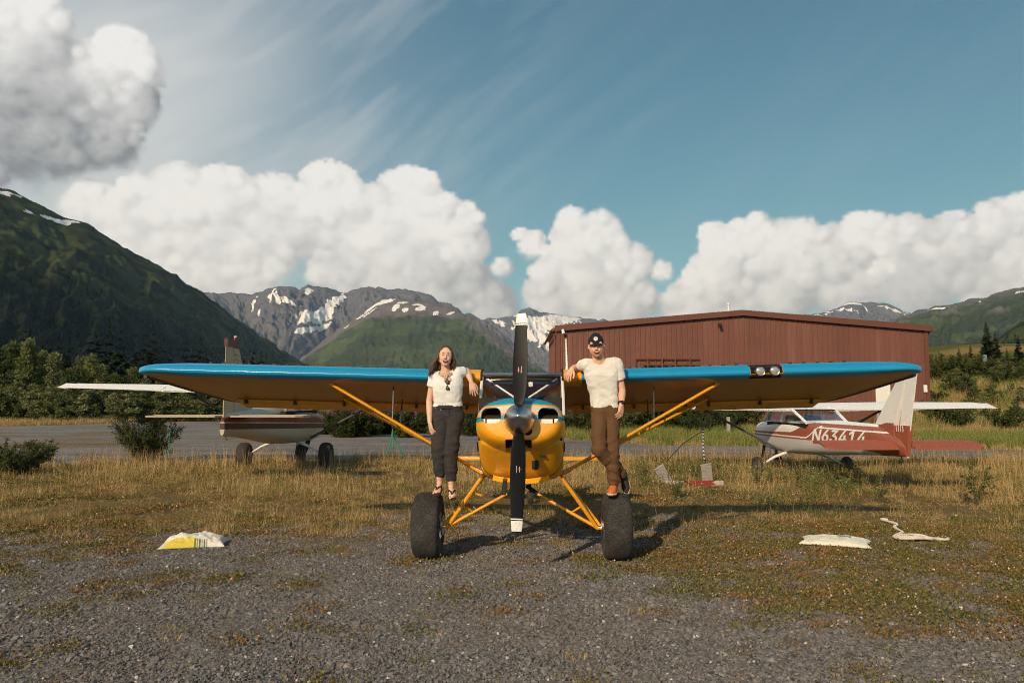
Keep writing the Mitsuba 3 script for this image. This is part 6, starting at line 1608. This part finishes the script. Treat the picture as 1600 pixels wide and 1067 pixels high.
# --- loose stones
def stones(rng, n, side):
    sz = np.clip(np.exp(rng.normal(math.log(.0092), .42, n)), .005, .034)
    p = np.stack([rng.uniform(-side / 2, side / 2, n), rng.uniform(-side / 2, side / 2, n), sz * rng.uniform(-.15, .35, n)], 1)
    cube = np.array([[x, y, z] for x in (-1, 1) for y in (-1, 1) for z in (-1, 1)], float) * .5
    F0 = np.array([[0, 1, 3], [0, 3, 2], [4, 6, 7], [4, 7, 5], [0, 4, 5], [0, 5, 1], [2, 3, 7], [2, 7, 6], [0, 2, 6], [0, 6, 4], [1, 5, 7], [1, 7, 3]])
    v = cube[None] * np.stack([rng.uniform(.8, 1.5, n), rng.uniform(.7, 1.1, n), rng.uniform(.4, .8, n)], 1)[:, None] * (1 + rng.uniform(-.38, .38, (n, 8, 3)))
    th = rng.uniform(0, 2 * math.pi, n); c, s = np.cos(th)[:, None], np.sin(th)[:, None]
    v = np.stack([v[..., 0] * c - v[..., 1] * s, v[..., 0] * s + v[..., 1] * c, v[..., 2] + v[..., 0] * rng.normal(0, .3, (n, 1))], -1) * sz[:, None, None] + p[:, None]
    F = (F0[None] + (np.arange(n) * 8)[:, None, None]).reshape(-1, 3)
    g = np.clip(rng.normal(.185, .05, n), .055, .34); g[rng.random(n) < .012] = .6
    col = np.stack([g * rng.uniform(.98, 1.09, n), g * rng.uniform(.97, 1.0, n), g * rng.uniform(.90, 1.03, n)], 1)
    return v.reshape(-1, 3), F, np.repeat(col, 8, 0)
sr_ = np.random.default_rng(41)
for i in range(3):
    scene[f'stone_kind_{i}'] = {'type': 'shapegroup', 'pieces': ply(trimesh.Trimesh(*stones(sr_, 2300, 1.0)[:2], process=False), 'grass_blade', False, None, None) if False else (lambda q: ply(trimesh.Trimesh(q[0], q[1], process=False), 'grass_blade', False, None, q[2]))(stones(sr_, 3700, 1.0))}
k = 0
for y in np.arange(4.6, 12.6, .92):
    for x in np.arange(-.70 * y - .6, .70 * y + .6, .92):
        if graze(np.array(x), np.array(y)) > .93: continue
        k += 1
        inst(f'gravel__{k:03d}', f'stone_kind_{k % 3}', place(x + U(-.05, .05), y + U(-.05, .05), float(gz(x, y)) + .002, (k * 7 % 4) * math.pi / 2 + U(-.15, .15), 1.0))
labels['gravel'] = {'kind': 'stuff', 'label': 'loose grey crushed stones in the foreground', 'category': 'gravel'}

# each plant of a row is told by its count from the left
ORD = ['first', 'second', 'third', 'fourth', 'fifth', 'sixth', 'seventh', 'eighth', 'ninth', 'tenth'] + [f'{n}th' if n % 10 not in (1, 2, 3) or 10 < n < 20 else f"{n}{ {1: 'st', 2: 'nd', 3: 'rd'}[n % 10]}" for n in range(11, 60)]
for g_, ks in GROUPED.items():
    for n_, (_, k_) in enumerate(sorted(ks)):
        labels[k_]['label'] = f"{ORD[n_]} from the left: " + labels[k_]['label']

# ---------------------------------------------------------------- small things on the ground
frame()
bsdf('painted_sack', {'type': 'mesh_attribute', 'name': 'vertex_color'}, 0.55, True, specular=0.3)
bsdf('rope_white', (0.62, 0.57, 0.50), 0.9)
bsdf('rope_green', (0.02, 0.30, 0.16), 0.7)
bsdf('rope_black', (0.02, 0.02, 0.022), 0.8)
def rope_twist(p, n, uv):
    return mix((0.02, 0.02, 0.024), (0.60, 0.58, 0.55), dr.select(dr.sin(p.z * 75 + p.x * 30) > 0, 1.0, 0.0))
bsdf('rope_striped', proc(rope_twist), 0.8)
def grey_wood(p, n, uv):
    g = fbm(p.x * 6, p.y * 30, p.z * 40, 3); return mix((0.20, 0.18, 0.165), (0.46, 0.43, 0.40), g)
bsdf('weathered_wood', proc(grey_wood), 0.9)
def red_worn(p, n, uv):
    g = fbm(p.x * 9, p.y * 20, p.z * 30, 4)
    mid = smoothstep(0.50, 0.2, dr.abs(p.x - 3.93)) * 0.9
    return mix((0.44, 0.36, 0.34), (0.28, 0.02, 0.025), smoothstep(0.52, 0.60, g * 0.5 + mid * 0.55))
bsdf('worn_red_board', proc(red_worn), 0.8)

def sack(size, paint, seed, bumps=.02, pinch=.55):
    """A lying filled sack: seams all round, slack corners, creases."""
    L, W, H = size
    n = 70; u, v = np.meshgrid(np.linspace(-1, 1, n), np.linspace(-1, 1, n))
    e = (1 - np.abs(u) ** 3.2) * (1 - np.abs(v) ** 2.8)
    prof = np.clip(e, 0, 1) ** pinch
    X_, Y_ = u * L / 2 * (1 - .10 * (1 - v ** 2)), v * W / 2 * (1 - .16 * (1 - u ** 2))
    nz = meshkit.fbm(np.stack([u * 3.1, v * 2.3, u * 0], -1), 4, seed) - .5; n2 = 1 - np.abs(2 * meshkit.fbm(np.stack([u * 4 + v * 2, v * 5, u * 0 + 3], -1), 3, seed + 1) - 1)
    top = H * prof * (1 + 0.9 * nz) + bumps * (n2 - .6) * prof ** .5
    P1 = np.stack([X_, Y_, top + .012], -1).reshape(-1, 3); P0 = np.stack([X_, Y_, top * 0 + .006 * e], -1).reshape(-1, 3)
    ii = (np.arange(n - 1)[:, None] * n + np.arange(n - 1)[None]).ravel(); f = np.stack([ii, ii + 1, ii + n + 1, ii + n], 1); f = np.vstack([f[:, [0, 1, 2]], f[:, [0, 2, 3]]])
    V = np.vstack([P1, P0]); F = np.vstack([f, f[:, ::-1] + n * n])
    rim = np.concatenate([np.arange(n), np.arange(n) * n + n - 1, n * n - 1 - np.arange(n), (n - 1 - np.arange(n)) * n])
    a, b = rim, np.roll(rim, -1); k = a != b
    F = np.vstack([F, np.stack([a[k], a[k] + n * n, b[k]], 1), np.stack([b[k], a[k] + n * n, b[k] + n * n], 1)])
    uu, vv = np.tile(u.ravel(), 2), np.tile(v.ravel(), 2)
    return trimesh.Trimesh(V, F, process=False), paint(uu, vv)
def paint_left(u, v):
    c = np.tile(np.array((.70, .69, .66)), (len(u), 1))
    c[(v < -.62) & (u < .15)] = (.68, .56, .09); c[(u < -.80) & (v < -.3)] = (.66, .63, .42)
    q = ((u + .02) / .34) ** 2 + ((v - .12) / .22) ** 2 < 1; c[q] = (.22, .42, .42)
    c[q & (((u * 9 + v * 3) % 1) < .35)] = (.62, .66, .64)
    c[(v < -.72) & (u > .05) & (u < .45) & (((u * 14) % 1) < .5)] = (.10, .16, .07)
    return c
def paint_right(u, v):
    c = np.tile(np.array((.66, .68, .58)), (len(u), 1))
    c[(u > .02) & (u < .48) & (v > .20) & (v < .30)] = (.10, .17, .34)
    c[(u > .10) & (u < .52) & (v > -.05) & (v < .10)] = (.11, .18, .36); c[(u > .42) & (u < .50) & (v > -.05) & (v < .30)] = (.12, .19, .36)
    c[(u > .08) & (u < .38) & (v > -.42) & (v < -.26) & (((u * 16) % 1) < .55)] = (.26, .32, .40)
    c[(u < -.05) & (u > -.5) & (np.abs(v + .1) < .26) & (((v * 9 + u * 2) % 1) < .22)] = (.42, .50, .48)
    return c
frame((-3.84, 9.78, float(gz(-3.84, 9.78)) + .012), math.radians(14))
m_, c_ = sack((.74, .44, .115), paint_left, 3, .035)
whole('feed_sack', m_, 'painted_sack', 'full white sack with a yellow end lying on the gravel at left', 'sack', smooth=True, color=c_)
frame((3.94, 9.86, float(gz(3.94, 9.86)) + .025), math.radians(-24))
m_, c_ = sack((.80, .52, .060), paint_right, 8, .022, .5)
whole('feed_sack', m_, 'painted_sack', 'pale sack with blue print lying flat on the weeds at right', 'sack', smooth=True, color=c_)
frame()
def on(pts, r):
    return [(x, y, float(gz(x, y)) + z) for x, y, z in pts]
k = 60; q = np.linspace(0, 1, k)
coil = [(5.40, 11.60, .05), (5.33, 11.55, .05), (5.36, 11.25, .04), (5.18, 10.95, .05), (5.12, 10.62, .04), (4.98, 10.40, .05), (4.86, 10.22, .05), (4.98, 10.06, .06), (5.16, 10.12, .05), (5.10, 10.28, .05), (4.90, 10.26, .05), (4.78, 10.10, .05), (4.92, 9.96, .06), (5.10, 10.00, .06), (5.20, 10.14, .05), (5.02, 10.20, .07), (4.94, 10.08, .06), (5.14, 9.98, .06), (5.24, 10.02, .05), (5.30, 9.96, .05), (5.38, 9.99, .05)]
t_ = np.linspace(0, 1, len(coil)); qq = np.linspace(0, 1, 130)
from scipy.interpolate import CubicSpline
cs = CubicSpline(t_, np.array(coil))(qq)
rp = on(cs, .02)
whole('white_rope', tube(rp, .017 + .004 * np.sin(qq * 90), 8), 'rope_white', 'tangled white rope lying in the dry grass beside the right sack', 'rope')
w = thing('plank_stand', 'weathered plank stand with worn red base board lying in the grass behind the man', 'plank stand')
z0 = float(gz(3.9, 17.0)) - .05
add('base_board', box((3.24, 16.95, z0 + .02), (4.46, 17.03, z0 + .155), .006), 'worn_red_board', w, smooth=False)
for x0, lean in ((3.30, -.55), (4.15, -.16)):
    m_ = moved(box((-.11, -.02, 0), (.11, .02, .44), .005), rx=.35, ry=lean); m_.apply_translation((x0, 17.06, z0 + .10))
    add('upright_plank', m_, 'weathered_wood', w, smooth=False)
r_ = thing('tie_rope', 'black and white rope from the white plane wing down to the plank frame', 'rope')
add('upper_rope', tube([(4.95, 20.2, 1.60), (4.68, 19.4, 1.34), (4.44, 18.6, 1.10)], .012, 6), 'rope_black', r_)
add('striped_rope', tube([(4.44, 18.6, 1.10), (4.24, 17.8, .80), (4.10, 17.1, .50)], .013, 6), 'rope_striped', r_)
add('slack_rope', tube([(4.44, 18.6, 1.10), (3.8, 17.8, .84), (3.28, 17.05, .50)], .009, 6), 'rope_black', r_)
add('knot', tm(hull(((4.44, 18.6, 1.12), .035), ((4.43, 18.58, 1.05), .025))), 'rope_black', r_)
r_ = thing('tie_rope', 'tie-down with black strap and frayed green rope hanging from the cream plane right wing', 'rope')
add('strap', tube([(-3.16, 21.75, 2.06), (-3.36, 21.7, 1.6), (-3.22, 21.6, 1.05)], .016, 6), 'rope_black', r_)
for a in ([(-3.22, 21.6, 1.05), (-3.18, 21.7, .8), (-2.95, 21.9, .30), (-2.88, 22.1, .03)], [(-3.22, 21.6, 1.05), (-3.26, 21.6, .7), (-3.40, 21.7, .35)], [(-3.22, 21.6, 1.05), (-3.22, 21.62, .75), (-3.20, 21.6, .55)]):
    add('green_rope', tube(a, .014, 6), 'rope_green', r_)
r_ = thing('tie_rope', 'thin green tie-down rope behind the willow bush, under the cream plane left wing', 'rope')
add('strap', tube([(-9.2, 21.75, 2.06), (-9.3, 21.8, 1.05)], .010, 6), 'rope_black', r_)
add('green_rope', tube([(-9.3, 21.8, 1.05), (-9.42, 22.0, .5), (-9.6, 22.2, .03)], .012, 6), 'rope_green', r_)
zb_ = float(gz(-9.5, 21.4))
whole('wood_block', moved(box((-.13, -.05, 0), (.13, .05, .09), .006), (-9.55, 21.3, zb_), .5), 'weathered_wood', 'short pale wood block lying left of the other one near the willow bush', 'block', smooth=False)
whole('wood_block', moved(box((-.17, -.05, 0), (.17, .05, .05), .006), (-8.95, 21.35, zb_), -.05), 'weathered_wood', 'flat pale board offcut lying just right of the wood block', 'block', smooth=False)
X0 = 44.6; zg = float(gz(X0, 75))
s_ = thing('marker_pole', 'thin metal pole with small pale board standing among bushes at the far right', 'pole')
add('pole', tube([(X0, 75, zg - .2), (X0, 75, 6.4)], .05, 8), 'steel', s_)
add('board', box((X0 - .17, 74.9, 5.7), (X0 + .17, 74.94, 6.4), .01), 'steel', s_, smooth=False)
zg = float(gz(21.3, 46))
s_ = thing('notice_board', 'plain white upright board standing behind the white plane fin', 'board')
add('board_panel', moved(box((-.42, -.03, 0), (.42, .03, 1.25), .01), (21.4, 46, 1.80)), 'white_metal', s_, smooth=False)
for x in (21.08, 21.72): add('post', box((x - .05, 46.03, zg - .1), (x + .05, 46.12, 2.9)), 'weathered_wood', s_, smooth=False)
zg = float(gz(10.8, 40))
whole('wooden_stake', box((10.74, 39.95, zg - .1), (10.90, 40.05, zg + 1.05), .01), 'weathered_wood', 'short wooden stake at the edge of the brush in front of the hangar', 'stake', smooth=False)

# ---------------------------------------------------------------- the air
scene['valley_air'] = {'type': 'homogeneous', 'albedo': rgb(0.94, 0.95, 0.97), 'sigma_t': rgb(1.5e-5, 2.2e-5, 3.4e-5), 'phase': {'type': 'isotropic'}}
scene['haze'] = {'type': 'cube', 'to_world': T().translate([0, 8000, 899]).scale([14000, 10000, 901]), 'bsdf': {'type': 'null'}, 'interior': {'type': 'ref', 'id': 'valley_air'}}
labels['haze'] = {'kind': 'stuff', 'label': 'thin blue haze filling the valley', 'category': 'haze'}
scene['camera']['medium'] = {'type': 'ref', 'id': 'valley_air'}
